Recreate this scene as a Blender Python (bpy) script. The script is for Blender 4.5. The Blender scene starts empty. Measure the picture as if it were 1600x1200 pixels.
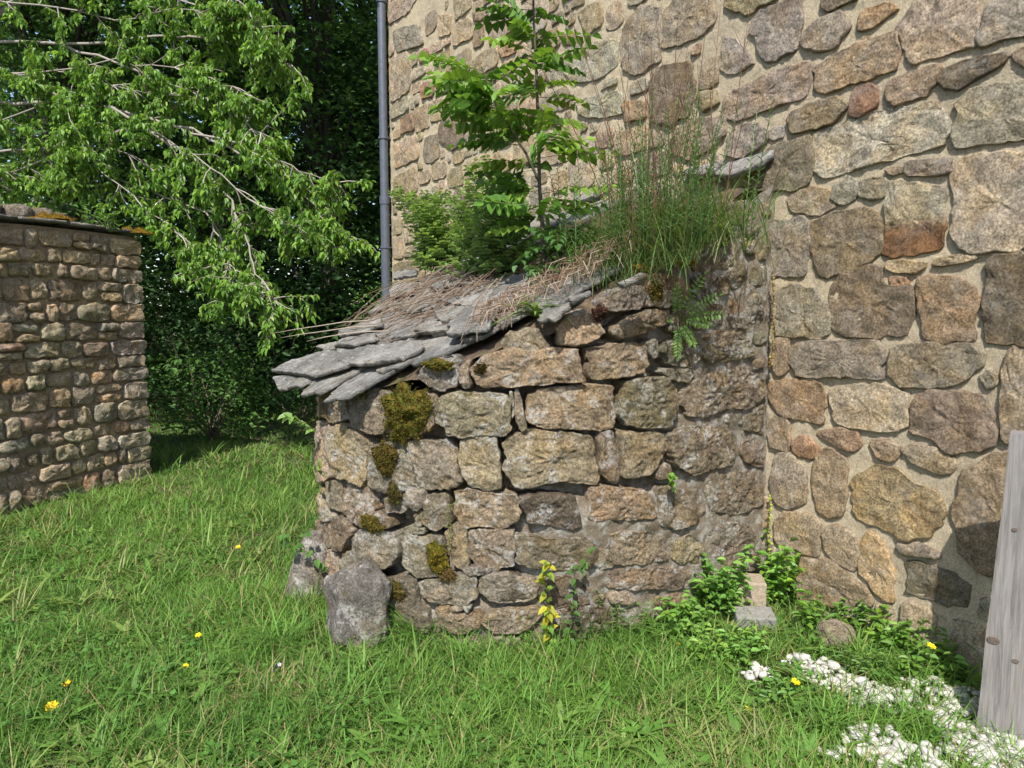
import bpy, math, random
import numpy as np
from mathutils import Vector, Matrix, noise as mn
random.seed(7); RNG = np.random.default_rng(7)
scene = bpy.context.scene
COL = scene.collection

# ------------------------------------------------------------------ camera, sky, sun, exposure
F, TH, EYE = 1112.0, math.radians(5.5), 1.6
cam = bpy.data.objects.new('camera', bpy.data.cameras.new('camera'))
COL.objects.link(cam)
cam.location = (0, 0, EYE)
cam.rotation_euler = (math.radians(90) - TH, 0, 0)
cam.data.sensor_width = 36.0
cam.data.lens = F / 1600 * 36.0
cam.data.clip_start = 0.05
cam.data.clip_end = 600
scene.camera = cam
SUN_AZ = Vector((-0.19, -0.982, 0)).normalized()
SUN_EL = math.radians(49)
to_sun = (SUN_AZ * math.cos(SUN_EL) + Vector((0, 0, math.sin(SUN_EL)))).normalized()
world = bpy.data.worlds.new('World'); scene.world = world; world.use_nodes = True
wn = world.node_tree.nodes; wl = world.node_tree.links
sky = wn.new('ShaderNodeTexSky'); sky.sky_type = 'NISHITA'; sky.sun_disc = False
sky.sun_elevation = SUN_EL; sky.sun_rotation = math.atan2(SUN_AZ.x, SUN_AZ.y)
wl.new(sky.outputs[0], wn['Background'].inputs[0]); wn['Background'].inputs[1].default_value = 0.15
sun = bpy.data.objects.new('sun', bpy.data.lights.new('sun', 'SUN')); COL.objects.link(sun)
sun.data.energy = 5.0; sun.data.angle = math.radians(0.53); sun.data.color = (1.0, 0.96, 0.88)
sun.rotation_euler = (-to_sun).to_track_quat('-Z', 'Y').to_euler()
scene.view_settings.view_transform = 'Standard'; scene.view_settings.look = 'None'
scene.view_settings.gamma = 1; scene.view_settings.use_curve_mapping = False
scene.view_settings.exposure = 0.66
scene.cycles.use_adaptive_sampling = True; scene.cycles.adaptive_threshold = .02; scene.cycles.max_bounces = 5; scene.cycles.diffuse_bounces = 3; scene.cycles.glossy_bounces = 2; scene.cycles.transmission_bounces = 3

# ------------------------------------------------------------------ geometry helpers
def ray(px, py):
    x = (px - 800) / F; u = -(py - 600) / F
    return Vector((x, math.cos(TH) + u * math.sin(TH), -math.sin(TH) + u * math.cos(TH)))
def ground(px, py, z=0.0):
    d = ray(px, py); t = (z - EYE) / d.z
    return Vector((0, 0, EYE)) + d * t
def at(px, py, Y):
    d = ray(px, py)
    return Vector((0, 0, EYE)) + d * (Y / d.y)
def tag(o, label=None, cat=None, group=None, kind=None):
    if label: o['label'] = label
    if cat: o['category'] = cat
    if group: o['group'] = group
    if kind: o['kind'] = kind
    return o
def empty(name, loc, label=None, cat=None, group=None):
    o = bpy.data.objects.new(name, None); COL.objects.link(o); o.location = loc; o.empty_display_size = 0.1
    return tag(o, label, cat, group)
def link_mesh(name, me, mat, parent=None, color=None, loc=None):
    o = bpy.data.objects.new(name, me); COL.objects.link(o)
    if mat: me.materials.append(mat)
    if loc is not None: o.location = loc
    if parent:
        o.parent = parent
        p = parent; off = Vector((0, 0, 0))
        while p: off += p.location; p = p.parent
        o.location = o.location - off
    if color: o.color = (*color, 1)
    return o
def np_mesh(name, V, Fq, col=None, smooth=False):
    """V (n,3), Fq (m,k) faces of equal size"""
    me = bpy.data.meshes.new(name); k = Fq.shape[1]; m = len(Fq)
    me.vertices.add(len(V)); me.vertices.foreach_set('co', V.astype(np.float32).ravel())
    me.loops.add(m * k); me.loops.foreach_set('vertex_index', Fq.astype(np.int32).ravel())
    me.polygons.add(m); me.polygons.foreach_set('loop_start', np.arange(0, m * k, k, dtype=np.int32))
    me.polygons.foreach_set('use_smooth', np.full(m, smooth))
    if col is not None:
        a = me.color_attributes.new('col', 'FLOAT_COLOR', 'POINT')
        c4 = np.ones((len(V), 4), np.float32); c4[:, :3] = col
        a.data.foreach_set('color', c4.ravel())
    me.update(calc_edges=True); me.validate()
    return me
class Geo:
    def __init__(s): s.v = []; s.f = []; s.c = []
    def tube(s, pts, rads, col, n=5):
        pts = [Vector(p) for p in pts]; b = len(s.v)
        for i, p in enumerate(pts):
            d = (pts[min(i + 1, len(pts) - 1)] - pts[max(i - 1, 0)])
            if d.length < 1e-6: d = Vector((0, 0, 1))
            d.normalize()
            x = d.cross(Vector((0.31, 0.17, 0.93))); x = x.normalized() if x.length > 1e-4 else Vector((1, 0, 0))
            y = d.cross(x)
            for k in range(n):
                t = 2 * math.pi * k / n
                s.v.append(p + (x * math.cos(t) + y * math.sin(t)) * rads[i]); s.c.append(col)
        for i in range(len(pts) - 1):
            for k in range(n):
                k2 = (k + 1) % n
                s.f.append((b + i * n + k, b + i * n + k2, b + (i + 1) * n + k2, b + (i + 1) * n + k))
    def leaf(s, base, d, up, L, W, col, droop=0.15, fold=0.2):
        d = Vector(d).normalized(); side = d.cross(Vector(up))
        if side.length < 1e-4: side = d.cross(Vector((1, 0.2, 0.1)))
        side.normalize(); nr = side.cross(d); base = Vector(base); b = len(s.v)
        m1 = base + d * L * .35; m2 = base + d * L * .72 - nr * droop * L * .3; tip = base + d * L - nr * droop * L
        s.v += [base, m1 + side * W * .5 + nr * fold * W, m2 + side * W * .36 + nr * fold * W * .7, tip,
                m2 - side * W * .36 + nr * fold * W * .7, m1 - side * W * .5 + nr * fold * W]
        k = random.uniform(.8, 1.2); c = (col[0] * k, col[1] * k, col[2] * k)
        s.c += [c] * 6
        s.f += [(b, b + 1, b + 2, b + 3), (b, b + 3, b + 4, b + 5)]
    def blade(s, base, d, L, W, bend, col, n=4):
        """grass blade / long leaf bending over in direction of d's horizontal part"""
        base = Vector(base); d = Vector(d).normalized(); h = Vector((d.x, d.y, 0))
        h = h.normalized() if h.length > 1e-4 else Vector((1, 0, 0))
        side = Vector((-h.y, h.x, 0)); b = len(s.v); p = base.copy(); cur = d.copy()
        k = random.uniform(.8, 1.2); c = (col[0] * k, col[1] * k, col[2] * k)
        for i in range(n + 1):
            t = i / n; w = W * .5 * (1 - t ** 2.2) * (.6 + .4 * min(1, t * 4))
            if i == n: w = W * .02
            s.v += [p + side * w, p - side * w]; s.c += [c, c]
            cur = (cur + (h * .9 - Vector((0, 0, 1))) * bend / n).normalized(); p = p + cur * L / n
        for i in range(n): s.f.append((b + 2 * i, b + 2 * i + 1, b + 2 * i + 3, b + 2 * i + 2))
    def build(s, name, mat, parent=None, smooth=False):
        me = bpy.data.meshes.new(name); o0 = Vector((0, 0, 0))
        me.from_pydata([tuple(v) for v in s.v], [], s.f); me.update()
        a = me.color_attributes.new('col', 'FLOAT_COLOR', 'POINT')
        c4 = np.ones((len(s.v), 4), np.float32); c4[:, :3] = np.array(s.c, np.float32)
        a.data.foreach_set('color', c4.ravel())
        me.polygons.foreach_set('use_smooth', [smooth] * len(me.polygons))
        return link_mesh(name, me, mat, parent)
def rv(a=1.0): return Vector((random.uniform(-a, a), random.uniform(-a, a), random.uniform(-a, a)))
def nz(x, y, z=0.0): return mn.noise(Vector((x, y, z)))
def vnoise(x, y, seed=0):
    """numpy value noise, smooth, about -1..1"""
    xi = np.floor(x).astype(np.int64); yi = np.floor(y).astype(np.int64); fx = x - xi; fy = y - yi
    fx = fx * fx * (3 - 2 * fx); fy = fy * fy * (3 - 2 * fy)
    def h(i, j):
        v = (i * 374761393 + j * 668265263 + seed * 982451653) & 0x7fffffff
        v = ((v ^ (v >> 13)) * 1274126177) & 0x7fffffff
        return ((v ^ (v >> 16)) & 0xffff) / 32767.5 - 1
    return (h(xi, yi) * (1 - fx) + h(xi + 1, yi) * fx) * (1 - fy) + (h(xi, yi + 1) * (1 - fx) + h(xi + 1, yi + 1) * fx) * fy
def sm(x, a, b):
    t = min(1, max(0, (x - a) / (b - a))); return t * t * (3 - 2 * t)

# ------------------------------------------------------------------ materials
class NT:
    def __init__(s, name):
        s.m = bpy.data.materials.new(name); s.m.use_nodes = True; s.t = s.m.node_tree; s.n = s.t.nodes
        s.b = s.n['Principled BSDF']; s.out = s.n['Material Output']
    def new(s, ty, **kw):
        n = s.n.new(ty)
        for k, v in kw.items(): setattr(n, k, v)
        return n
    def set(s, sock, v):
        if isinstance(v, bpy.types.NodeSocket): s.t.links.new(v, sock)
        elif isinstance(v, tuple) and len(v) == 3 and sock.type == 'RGBA': sock.default_value = (*v, 1)
        else: sock.default_value = v
    def noise(s, vec, scale, detail=4, rough=.55, dist=0, ty='FBM'):
        n = s.new('ShaderNodeTexNoise', noise_type=ty)
        s.set(n.inputs['Vector'], vec); n.inputs['Scale'].default_value = scale; n.inputs['Detail'].default_value = detail
        n.inputs['Roughness'].default_value = rough; n.inputs['Distortion'].default_value = dist
        return n.outputs[0]
    def voro(s, vec, scale, feature='F1'):
        n = s.new('ShaderNodeTexVoronoi', feature=feature); s.set(n.inputs['Vector'], vec); n.inputs['Scale'].default_value = scale
        return n.outputs['Distance']
    def ramp(s, fac, a, b, ca=0.0, cb=1.0):
        n = s.new('ShaderNodeMapRange'); n.interpolation_type = 'SMOOTHSTEP'; s.set(n.inputs[0], fac)
        n.inputs[1].default_value = a; n.inputs[2].default_value = b; n.inputs[3].default_value = ca; n.inputs[4].default_value = cb
        return n.outputs[0]
    def mix(s, fac, a, b, ty='MIX'):
        n = s.new('ShaderNodeMix', data_type='RGBA', blend_type=ty)
        s.set(n.inputs[0], fac); s.set(n.inputs[6], a); s.set(n.inputs[7], b); return n.outputs[2]
    def math(s, op, a, b=0.0):
        n = s.new('ShaderNodeMath', operation=op); s.set(n.inputs[0], a); s.set(n.inputs[1], b); return n.outputs[0]
    def vadd(s, a, b, op='ADD'):
        n = s.new('ShaderNodeVectorMath', operation=op); s.set(n.inputs[0], a); s.set(n.inputs[1], b); return n.outputs[0]
    def bump(s, h, strength, dist, prev=None):
        n = s.new('ShaderNodeBump'); n.inputs['Strength'].default_value = strength; n.inputs['Distance'].default_value = dist
        s.set(n.inputs['Height'], h)
        if prev is not None: s.set(n.inputs['Normal'], prev)
        return n.outputs[0]
    def objvec(s):
        tc = s.new('ShaderNodeTexCoord'); oi = s.new('ShaderNodeObjectInfo')
        k = s.math('MULTIPLY', oi.outputs['Random'], 37.0)
        return s.vadd(tc.outputs['Object'], k), oi, tc
def stone_mat(name, lichen=0.3, mossy=0.0, rust_low=False):
    m = NT(name); v, oi, tc = m.objvec(); base = oi.outputs['Color']
    big = m.noise(v, 5.5, 5, .6); mid = m.noise(v, 19, 6, .65, .4); fine = m.noise(v, 95, 4, .7); vf = m.noise(v, 260, 2, .6)
    if rust_low:
        sp = m.new('ShaderNodeSeparateXYZ'); m.set(sp.inputs[0], tc.outputs['Object'])
        zz = m.math('ADD', sp.outputs[2], m.math('MULTIPLY', big, .06))
        base = m.mix(m.ramp(zz, -.03, .06), (.29, .165, .085), base)
    c = m.mix(m.math('MULTIPLY', m.ramp(big, .46, .62), .75), base, m.mix(1.0, base, (1.10, .99, .80), 'MULTIPLY'))     # iron staining
    c = m.mix(m.math('MULTIPLY', m.ramp(m.noise(v, 8, 5, .6, .6), .5, .66), .6), c, m.mix(1.0, c, (.52, .5, .5), 'MULTIPLY'))  # dark patina
    c = m.mix(m.math('MULTIPLY', m.ramp(mid, .36, .66), .5), m.mix(1.0, c, (.62, .6, .58), 'MULTIPLY'), m.mix(1.0, c, (1.28, 1.26, 1.22), 'MULTIPLY'))
    c = m.mix(m.ramp(fine, .32, .68), m.mix(1.0, c, (.5, .48, .46), 'MULTIPLY'), m.mix(1.0, c, (1.38, 1.38, 1.38), 'MULTIPLY'))
    c = m.mix(m.math('MULTIPLY', m.ramp(vf, .6, .75), .45), c, (.5, .47, .43))                                             # feldspar
    c = m.mix(m.math('MULTIPLY', m.ramp(m.noise(v, 130, 3, .6), .6, .72), .65), c, m.mix(1.0, c, (.25, .24, .24), 'MULTIPLY'))  # mica, pits
    li = m.math('MULTIPLY', m.ramp(m.noise(v, 7, 6, .7, .9), .52, .60), m.ramp(m.noise(v, 60, 4, .7), .4, .56))
    c = m.mix(m.math('MULTIPLY', li, lichen), c, (.50, .49, .46))
    if mossy: c = m.mix(m.math('MULTIPLY', m.math('MULTIPLY', m.ramp(m.noise(v, 4.5, 6, .7, .5), .55, .66), m.ramp(m.noise(v, 45, 4, .7), .42, .58)), mossy), c, (.085, .07, .018))
    m.set(m.b.inputs['Base Color'], c); m.b.inputs['Roughness'].default_value = .92; m.b.inputs['Specular IOR Level'].default_value = .25
    b1 = m.bump(m.noise(v, 24, 10, .72, .6), 1.0, .034)
    b2 = m.bump(m.ramp(m.voro(m.vadd(v, m.math('MULTIPLY', mid, .05)), 34), .0, .5), .45, .012, b1)
    b3 = m.bump(m.noise(v, 95, 6, .8), .9, .011, b2); b4 = m.bump(vf, .5, .004, b3)
    m.set(m.b.inputs['Normal'], b4)
    return m.m
def mortar_mat(name, c1, c2, dark, bump=.5, lo=.55, hi=.72, k=.55):
    m = NT(name); tc = m.new('ShaderNodeTexCoord'); v = tc.outputs['Object']
    big = m.noise(v, 2.2, 6, .7, .4); mid = m.noise(v, 14, 6, .65, .3); fine = m.noise(v, 120, 4, .7)
    c = m.mix(m.ramp(big, .35, .65), c1, c2)
    c = m.mix(m.math('MULTIPLY', m.ramp(mid, lo, hi), k), c, dark)
    c = m.mix(m.ramp(fine, .3, .7), m.mix(1.0, c, (.72, .7, .68), 'MULTIPLY'), m.mix(1.0, c, (1.18, 1.18, 1.18), 'MULTIPLY'))
    c = m.mix(m.math('MULTIPLY', m.ramp(m.noise(v, 200, 2), .64, .72), .6), c, m.mix(1.0, c, (.4, .38, .36), 'MULTIPLY'))
    c = m.mix(m.math('MULTIPLY', m.ramp(m.noise(v, 6, 7, .75, .8), .54, .68), .45), c, m.mix(1.0, c, (.62, .58, .52), 'MULTIPLY'))
    m.set(m.b.inputs['Base Color'], c); m.b.inputs['Roughness'].default_value = .95; m.b.inputs['Specular IOR Level'].default_value = .2
    b = m.bump(m.noise(v, 30, 10, .72, .5), bump, .035); b = m.bump(m.noise(v, 110, 5, .8), bump, .010, b); m.set(m.b.inputs['Normal'], b)
    return m.m
def slate_mat(name):
    m = NT(name); v, oi, tc = m.objvec()
    st = m.vadd(v, (1.0, 1.0, 9.0), 'MULTIPLY')
    c = m.mix(m.ramp(m.noise(v, 4, 5, .6), .35, .65), (.14, .136, .128), (.255, .245, .225)); c = m.mix(m.math('MULTIPLY', oi.outputs['Random'], .5), c, m.mix(1.0, c, (1.45, 1.35, 1.2), 'MULTIPLY'))
    c = m.mix(m.math('MULTIPLY', m.ramp(m.noise(v, 9, 6, .7, .6), .52, .64), .75), c, (.36, .35, .33))
    c = m.mix(m.math('MULTIPLY', m.ramp(m.noise(v, 13, 5, .65, .5), .54, .66), .75), c, (.13, .10, .065))
    c = m.mix(m.ramp(m.noise(v, 90, 4, .7), .3, .7), m.mix(1.0, c, (.65, .65, .65), 'MULTIPLY'), m.mix(1.0, c, (1.25, 1.25, 1.25), 'MULTIPLY'))
    m.set(m.b.inputs['Base Color'], c); m.b.inputs['Roughness'].default_value = .7; m.b.inputs['Specular IOR Level'].default_value = .35
    b = m.bump(m.noise(st, 14, 10, .68, .5), 1.0, .026); b = m.bump(m.noise(v, 100, 5, .75), .7, .007, b); m.set(m.b.inputs['Normal'], b)
    return m.m
def attr_mat(name, trans=0.35, rough=.5, spec=.3, bump=0.0):
    m = NT(name); a = m.new('ShaderNodeAttribute', attribute_name='col'); c = a.outputs['Color']
    m.set(m.b.inputs['Base Color'], c); m.b.inputs['Roughness'].default_value = rough; m.b.inputs['Specular IOR Level'].default_value = spec
    if trans > 0:
        tr = m.new('ShaderNodeBsdfTranslucent'); m.set(tr.inputs[0], m.mix(1.0, c, (1.65, 1.55, .8), 'MULTIPLY'))
        mx = m.new('ShaderNodeMixShader'); mx.inputs[0].default_value = trans
        m.t.links.new(m.b.outputs[0], mx.inputs[1]); m.t.links.new(tr.outputs[0], mx.inputs[2]); m.t.links.new(mx.outputs[0], m.out.inputs[0])
    if bump:
        tc = m.new('ShaderNodeTexCoord'); m.set(m.b.inputs['Normal'], m.bump(m.noise(tc.outputs['Object'], 60, 6, .7), bump, .01))
    return m.m
def ground_mat():
    m = NT('ground_soil'); tc = m.new('ShaderNodeTexCoord'); v = tc.outputs['Object']
    c = m.mix(m.ramp(m.noise(v, 1.3, 5), .35, .65), (.045, .06, .018), (.10, .085, .04))
    c = m.mix(m.ramp(m.noise(v, 25, 6, .7), .35, .65), m.mix(1.0, c, (.5, .5, .5), 'MULTIPLY'), c)
    m.set(m.b.inputs['Base Color'], c); m.b.inputs['Roughness'].default_value = 1
    m.set(m.b.inputs['Normal'], m.bump(m.noise(v, 40, 7, .7), .8, .03)); return m.m
def soil_mat():
    m = NT('roof_soil'); tc = m.new('ShaderNodeTexCoord'); v = tc.outputs['Object']
    c = m.mix(m.ramp(m.noise(v, 14, 6, .7), .35, .65), (.05, .034, .022), (.17, .115, .07))
    c = m.mix(m.ramp(m.noise(v, 5, 5, .7), .52, .64), c, (.09, .085, .02))
    m.set(m.b.inputs['Base Color'], c); m.b.inputs['Roughness'].default_value = 1
    m.set(m.b.inputs['Normal'], m.bump(m.noise(v, 60, 7, .75), 1, .02)); return m.m
def wood_mat():
    m = NT('weathered_wood'); tc = m.new('ShaderNodeTexCoord'); v = tc.outputs['Object']
    st = m.vadd(v, (1.0, 1.0, .045), 'MULTIPLY')
    g = m.noise(st, 90, 6, .65, .8); g2 = m.noise(st, 22, 4, .6, 1.2)
    c = m.mix(m.ramp(g, .3, .7), (.10, .092, .086), (.21, .197, .188)); c = m.mix(m.math('MULTIPLY', m.ramp(g2, .4, .65), .5), c, (.22, .195, .17))
    c = m.mix(m.math('MULTIPLY', m.ramp(m.noise(v, 3, 4), .45, .7), .4), c, (.2, .18, .18))
    m.set(m.b.inputs['Base Color'], c); m.b.inputs['Roughness'].default_value = .85
    b = m.bump(g, .6, .006); m.set(m.b.inputs['Normal'], b); return m.m
def plain(name, col, rough=.6, bump=0, scale=40, metal=0, var=.25):
    m = NT(name); tc = m.new('ShaderNodeTexCoord'); v = tc.outputs['Object']
    n = m.noise(v, scale, 6, .65)
    c = m.mix(m.ramp(n, .3, .7), tuple(x * (1 - var) for x in col), tuple(min(1, x * (1 + var)) for x in col))
    m.set(m.b.inputs['Base Color'], c); m.b.inputs['Roughness'].default_value = rough; m.b.inputs['Metallic'].default_value = metal
    if bump: m.set(m.b.inputs['Normal'], m.bump(n, bump, .01))
    return m.m
M_OVEN = stone_mat('oven_stone', .7, .7); M_HOUSE = stone_mat('house_stone', .22); M_RUST = stone_mat('rust_footed_stone', .1, rust_low=True)
M_OUT = stone_mat('outbuilding_stone', .25)
M_MORTAR = mortar_mat('lime_mortar', (.58, .49, .345), (.48, .41, .30), (.34, .285, .20), .85)
M_OVENMORTAR = mortar_mat('lichen_crusted_mortar', (.30, .25, .19), (.21, .17, .12), (.46, .44, .40), 1.0, .46, .60, .8)
M_OUTMORTAR = mortar_mat('old_brown_mortar', (.40, .32, .215), (.31, .24, .16), (.17, .13, .09), .8)
M_SLATE = slate_mat('grey_slate'); M_LEAF = attr_mat('leaf', .36, .45, .35); M_GRASS = attr_mat('grass_blade', .3, .55, .25)
M_DARKLEAF = attr_mat('forest_leaf', .25, .6, .2); M_TWIG = attr_mat('bark', 0, .9, .2, .5); M_MOSS = attr_mat('moss', .15, .95, .1)
M_PETAL = attr_mat('petal', .2, .5, .2); M_GROUND = ground_mat(); M_SOIL = soil_mat(); M_WOOD = wood_mat()
M_PIPE = plain('painted_zinc_pipe', (.075, .085, .11), .42, .05, 25, .0, .15); M_WHITE = plain('white_limestone', (.44, .42, .38), .9, .5, 50, 0, .12)
M_CONC = plain('concrete', (.19, .18, .165), .9, .5, 60, 0, .25)
M_STRAW = attr_mat('dry_straw', .1, .8, .2)

# ------------------------------------------------------------------ the place: plan geometry
J = ground(1190, 925)                                    # where the oven's near side meets the house, on the ground
A = Vector((-.557, .830, 0)).normalized()                # along the house wall, away from the viewer
N = Vector((-.830, -.557, 0)).normalized(); N = (N - A * N.dot(A)).normalized()   # out of the house wall
Z = Vector((0, 0, 1))
R, NC = 1.22, .9                                         # oven apse radius, straight part
C = J + A * R + N * NC
HOUSE_END = 5.06
class House:
    def P(s, u, v, h): return J - A * u + N * h + Z * v
    def inv(s, px, py):
        d = ray(px, py); o = Vector((0, 0, EYE)); t = (J - o).dot(N) / d.dot(N); p = o + d * t
        return (-(p - J).dot(A), p.z)
class Oven:
    L = NC * 2 + math.pi * R
    def __init__(s):
        s.pl = [s.base(i * s.L / 900) for i in range(901)]
    def base(s, q):
        if q < NC: return J + N * q, -A
        if q < NC + math.pi * R:
            t = (q - NC) / R; d = -A * math.cos(t) + N * math.sin(t); return C + d * R, d
        q -= NC + math.pi * R; return J + A * 2 * R + N * (NC - q), A
    def P(s, u, v, h):
        b, n = s.base(max(0.0, min(s.L, -u))); return b + n * h + Z * v
    def inv(s, px, py):
        d = ray(px, py); best = None; prev = None
        for i, (p, n) in enumerate(s.pl):
            cr = p.x * d.y - p.y * d.x
            if prev is not None and prev * cr <= 0 and n.dot(Vector((d.x, d.y, 0))) < 0:
                best = i; break
            prev = cr
        if best is None:
            best = max(range(901), key=lambda i: -abs(math.atan2(s.pl[i][0].x, s.pl[i][0].y) - math.atan2(d.x, d.y)) if s.pl[i][1].dot(s.pl[i][0]) < .2 else -9)
            q = best * s.L / 900 + .05
        else: q = best * s.L / 900
        p = s.pl[best][0]; t = Vector((p.x, p.y)).length / Vector((d.x, d.y)).length
        return (-q, EYE + d.z * t)
HS, OV = House(), Oven()
OB = ground(0, 802); OA = ground(238, 742); OD = (OA - OB).normalized(); ON = Vector((OD.y, -OD.x, 0))
class Out:
    def P(s, u, v, h): return OB + OD * u + ON * h + Z * v
OS = Out(); OUT_L = (OA - OB).length
SLOPE = .56; ZR = 2.40
RDN = (N - Z * SLOPE).normalized(); RNN = A.cross(RDN); RNN = RNN if RNN.z > 0 else -RNN
class Roof:                                              # u along -A, v up the slope (0 at the house)
    def P(s, u, v, h): return J + Z * ZR - A * u - RDN * v + RNN * h
    def inv(s, px, py):
        d = ray(px, py); o = Vector((0, 0, EYE)); q = J + Z * ZR; t = (q - o).dot(RNN) / d.dot(RNN); p = o + d * t - q
        return (-p.dot(A), -p.dot(RDN))
RF = Roof()

# ------------------------------------------------------------------ stones
def chaikin(p, it=1, k=.11):
    for _ in range(it):
        q = []
        for i in range(len(p)):
            a, b = p[i], p[(i + 1) % len(p)]
            q += [(a[0] * (1 - k) + b[0] * k, a[1] * (1 - k) + b[1] * k), (a[0] * k + b[0] * (1 - k), a[1] * k + b[1] * (1 - k))]
        p = q
    return p
def area(p): return .5 * sum(p[i][0] * p[(i + 1) % len(p)][1] - p[(i + 1) % len(p)][0] * p[i][1] for i in range(len(p)))
def resample(p, n):
    p = np.array(p + [p[0]]); d = np.r_[0, np.cumsum(np.hypot(*np.diff(p, axis=0).T))]
    t = np.linspace(0, d[-1], n, endpoint=False)
    return np.c_[np.interp(t, d, p[:, 0]), np.interp(t, d, p[:, 1])], d[-1]
SID = [0]
def beige(c, k=1.42, t=.35):
    l = (c[0] + c[1] + c[2]) / 3; w = (l * 1.17, l * 1.02, l * .75); o = [(a * (1 - t) + b * t) * k for a, b in zip(c, w)]; s = min(1.0, .48 / max(o)); return tuple(a * s for a in o)
def stone(name, poly, surf, mat, parent, color, step=.018, thick=.1, h0=.0, bulge=.012, rc=.022, amp=.012, jit=.009, tilt=(0, 0), close=False, it=1, grow=0.0, rings=None):
    if area(poly) < 0: poly = poly[::-1]
    SID[0] += 1; sd = SID[0] * 3.71
    pts = chaikin(poly, it); _, per = resample(pts, 8)
    n = max(12, min(110, int(per / step))); P, per = resample(pts, n)
    c = P.mean(0); rm = float(np.mean(np.hypot(*(P - c).T))); rmin = float(np.min(np.hypot(*(P - c).T)))
    K = rings or max(3, min(16, int(rm / step)))
    rc = min(rc, rmin * .6)
    fs = [(1.0, -thick), (1.0, -rc * 1.0)]
    for e in (.12, .38, .75): fs.append((1 - e * rc / rm, None))
    f1 = 1 - rc * 1.05 / rm
    fs += [(f1 * (1 - i / K) ** .9, None) for i in range(0, K)]
    verts = []
    for (f, hh) in fs:
        for i in range(n):
            ang = i
            j = 1 + (jit / rm) * (nz(P[i, 0] * 14, P[i, 1] * 14, sd) * 1.6 + nz(P[i, 0] * 42, P[i, 1] * 42, sd) * 1.1 + nz(P[i, 0] * 90, P[i, 1] * 90, sd) * .5) + grow / rm
            x = c[0] + (P[i, 0] - c[0]) * f * j; y = c[1] + (P[i, 1] - c[1]) * f * j
            if hh is None:
                e = min(1.0, (1 - f) * rm / rc); h = -rc * (1 - math.sqrt(max(0, 1 - (1 - e) ** 2))) + bulge * (1 - f * f)
                if amp:
                    a1 = nz(x * 5.5, y * 5.5, sd); a2 = nz(x * 15, y * 15, sd + 9); a3 = abs(nz(x * 26, y * 34, sd + 5)); a4 = nz(x * 60, y * 60, sd)
                    h += amp * (a1 * .9 + a2 * .75 - a3 * .9 + a4 * .4) * (.35 + .65 * e)
            else: h = hh
            h += (x - c[0]) * tilt[0] + (y - c[1]) * tilt[1]
            verts.append((x, y, h + h0))
    x, y = c; verts.append((x, y, h0 + bulge + amp * (nz(x * 5.5, y * 5.5, sd) * .9 + nz(x * 15, y * 15, sd + 9) * .75 - abs(nz(x * 26, y * 34, sd + 5)) * .9 + nz(x * 60, y * 60, sd) * .4)))
    ctr = surf.P(c[0], c[1], h0)
    V = [tuple(surf.P(*v) - ctr) for v in verts]; fc = []
    for k in range(len(fs) - 1):
        for i in range(n):
            i2 = (i + 1) % n; fc.append((k * n + i, k * n + i2, (k + 1) * n + i2, (k + 1) * n + i))
    last = (len(fs) - 1) * n
    for i in range(n): fc.append((last + i, last + (i + 1) % n, len(V) - 1))
    if close: fc.append(tuple(range(n - 1, -1, -1)))
    me = bpy.data.meshes.new(name); me.from_pydata(V, [], fc); me.polygons.foreach_set('use_smooth', [True] * len(fc)); me.update()
    k = random.uniform(1.02, 1.36); color = tuple(x * k * random.uniform(.95, 1.05) for x in color)
    return link_mesh(name, me, mat, parent, color, ctr)
PAL = {'g': (.26, .235, .195), 't': (.33, .265, .175), 'n': (.28, .22, .148), 'b': (.215, .175, .12), 'd': (.155, .125, .087), 'o': (.32, .205, .12),
       'p': (.42, .35, .26), 'm': (.24, .207, .16), 'r': (.26, .15, .11), 'y': (.36, .255, .13), 'w': (.36, .335, .29), 'k': (.34, .28, .22),
       'v': (.36, .33, .25), 'B': (.19, .145, .105)}
CROPS = {1: (480, 530, 4), 2: (830, 530, 4), 3: (400, 760, 4), 4: (780, 760, 4), 5: (1150, 800, 3), 6: (1150, 400, 3), 7: (1150, 0, 3), 8: (580, 0, 2.6667),
         9: (800, 180, 3.157), 0: (0, 0, 1), 10: (400, 380, 3.2)}
def parse(txt, surf):
    out = []; crop = 0
    for ln in txt.strip().splitlines():
        w = ln.split()
        if w[0] == '@': crop = int(w[1]); continue
        ox, oy, s = CROPS[crop]
        out.append((w[0], [surf.inv(ox + float(a.split(',')[0]) / s, oy + float(a.split(',')[1]) / s) for a in w[1:]]))
    return out
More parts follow.
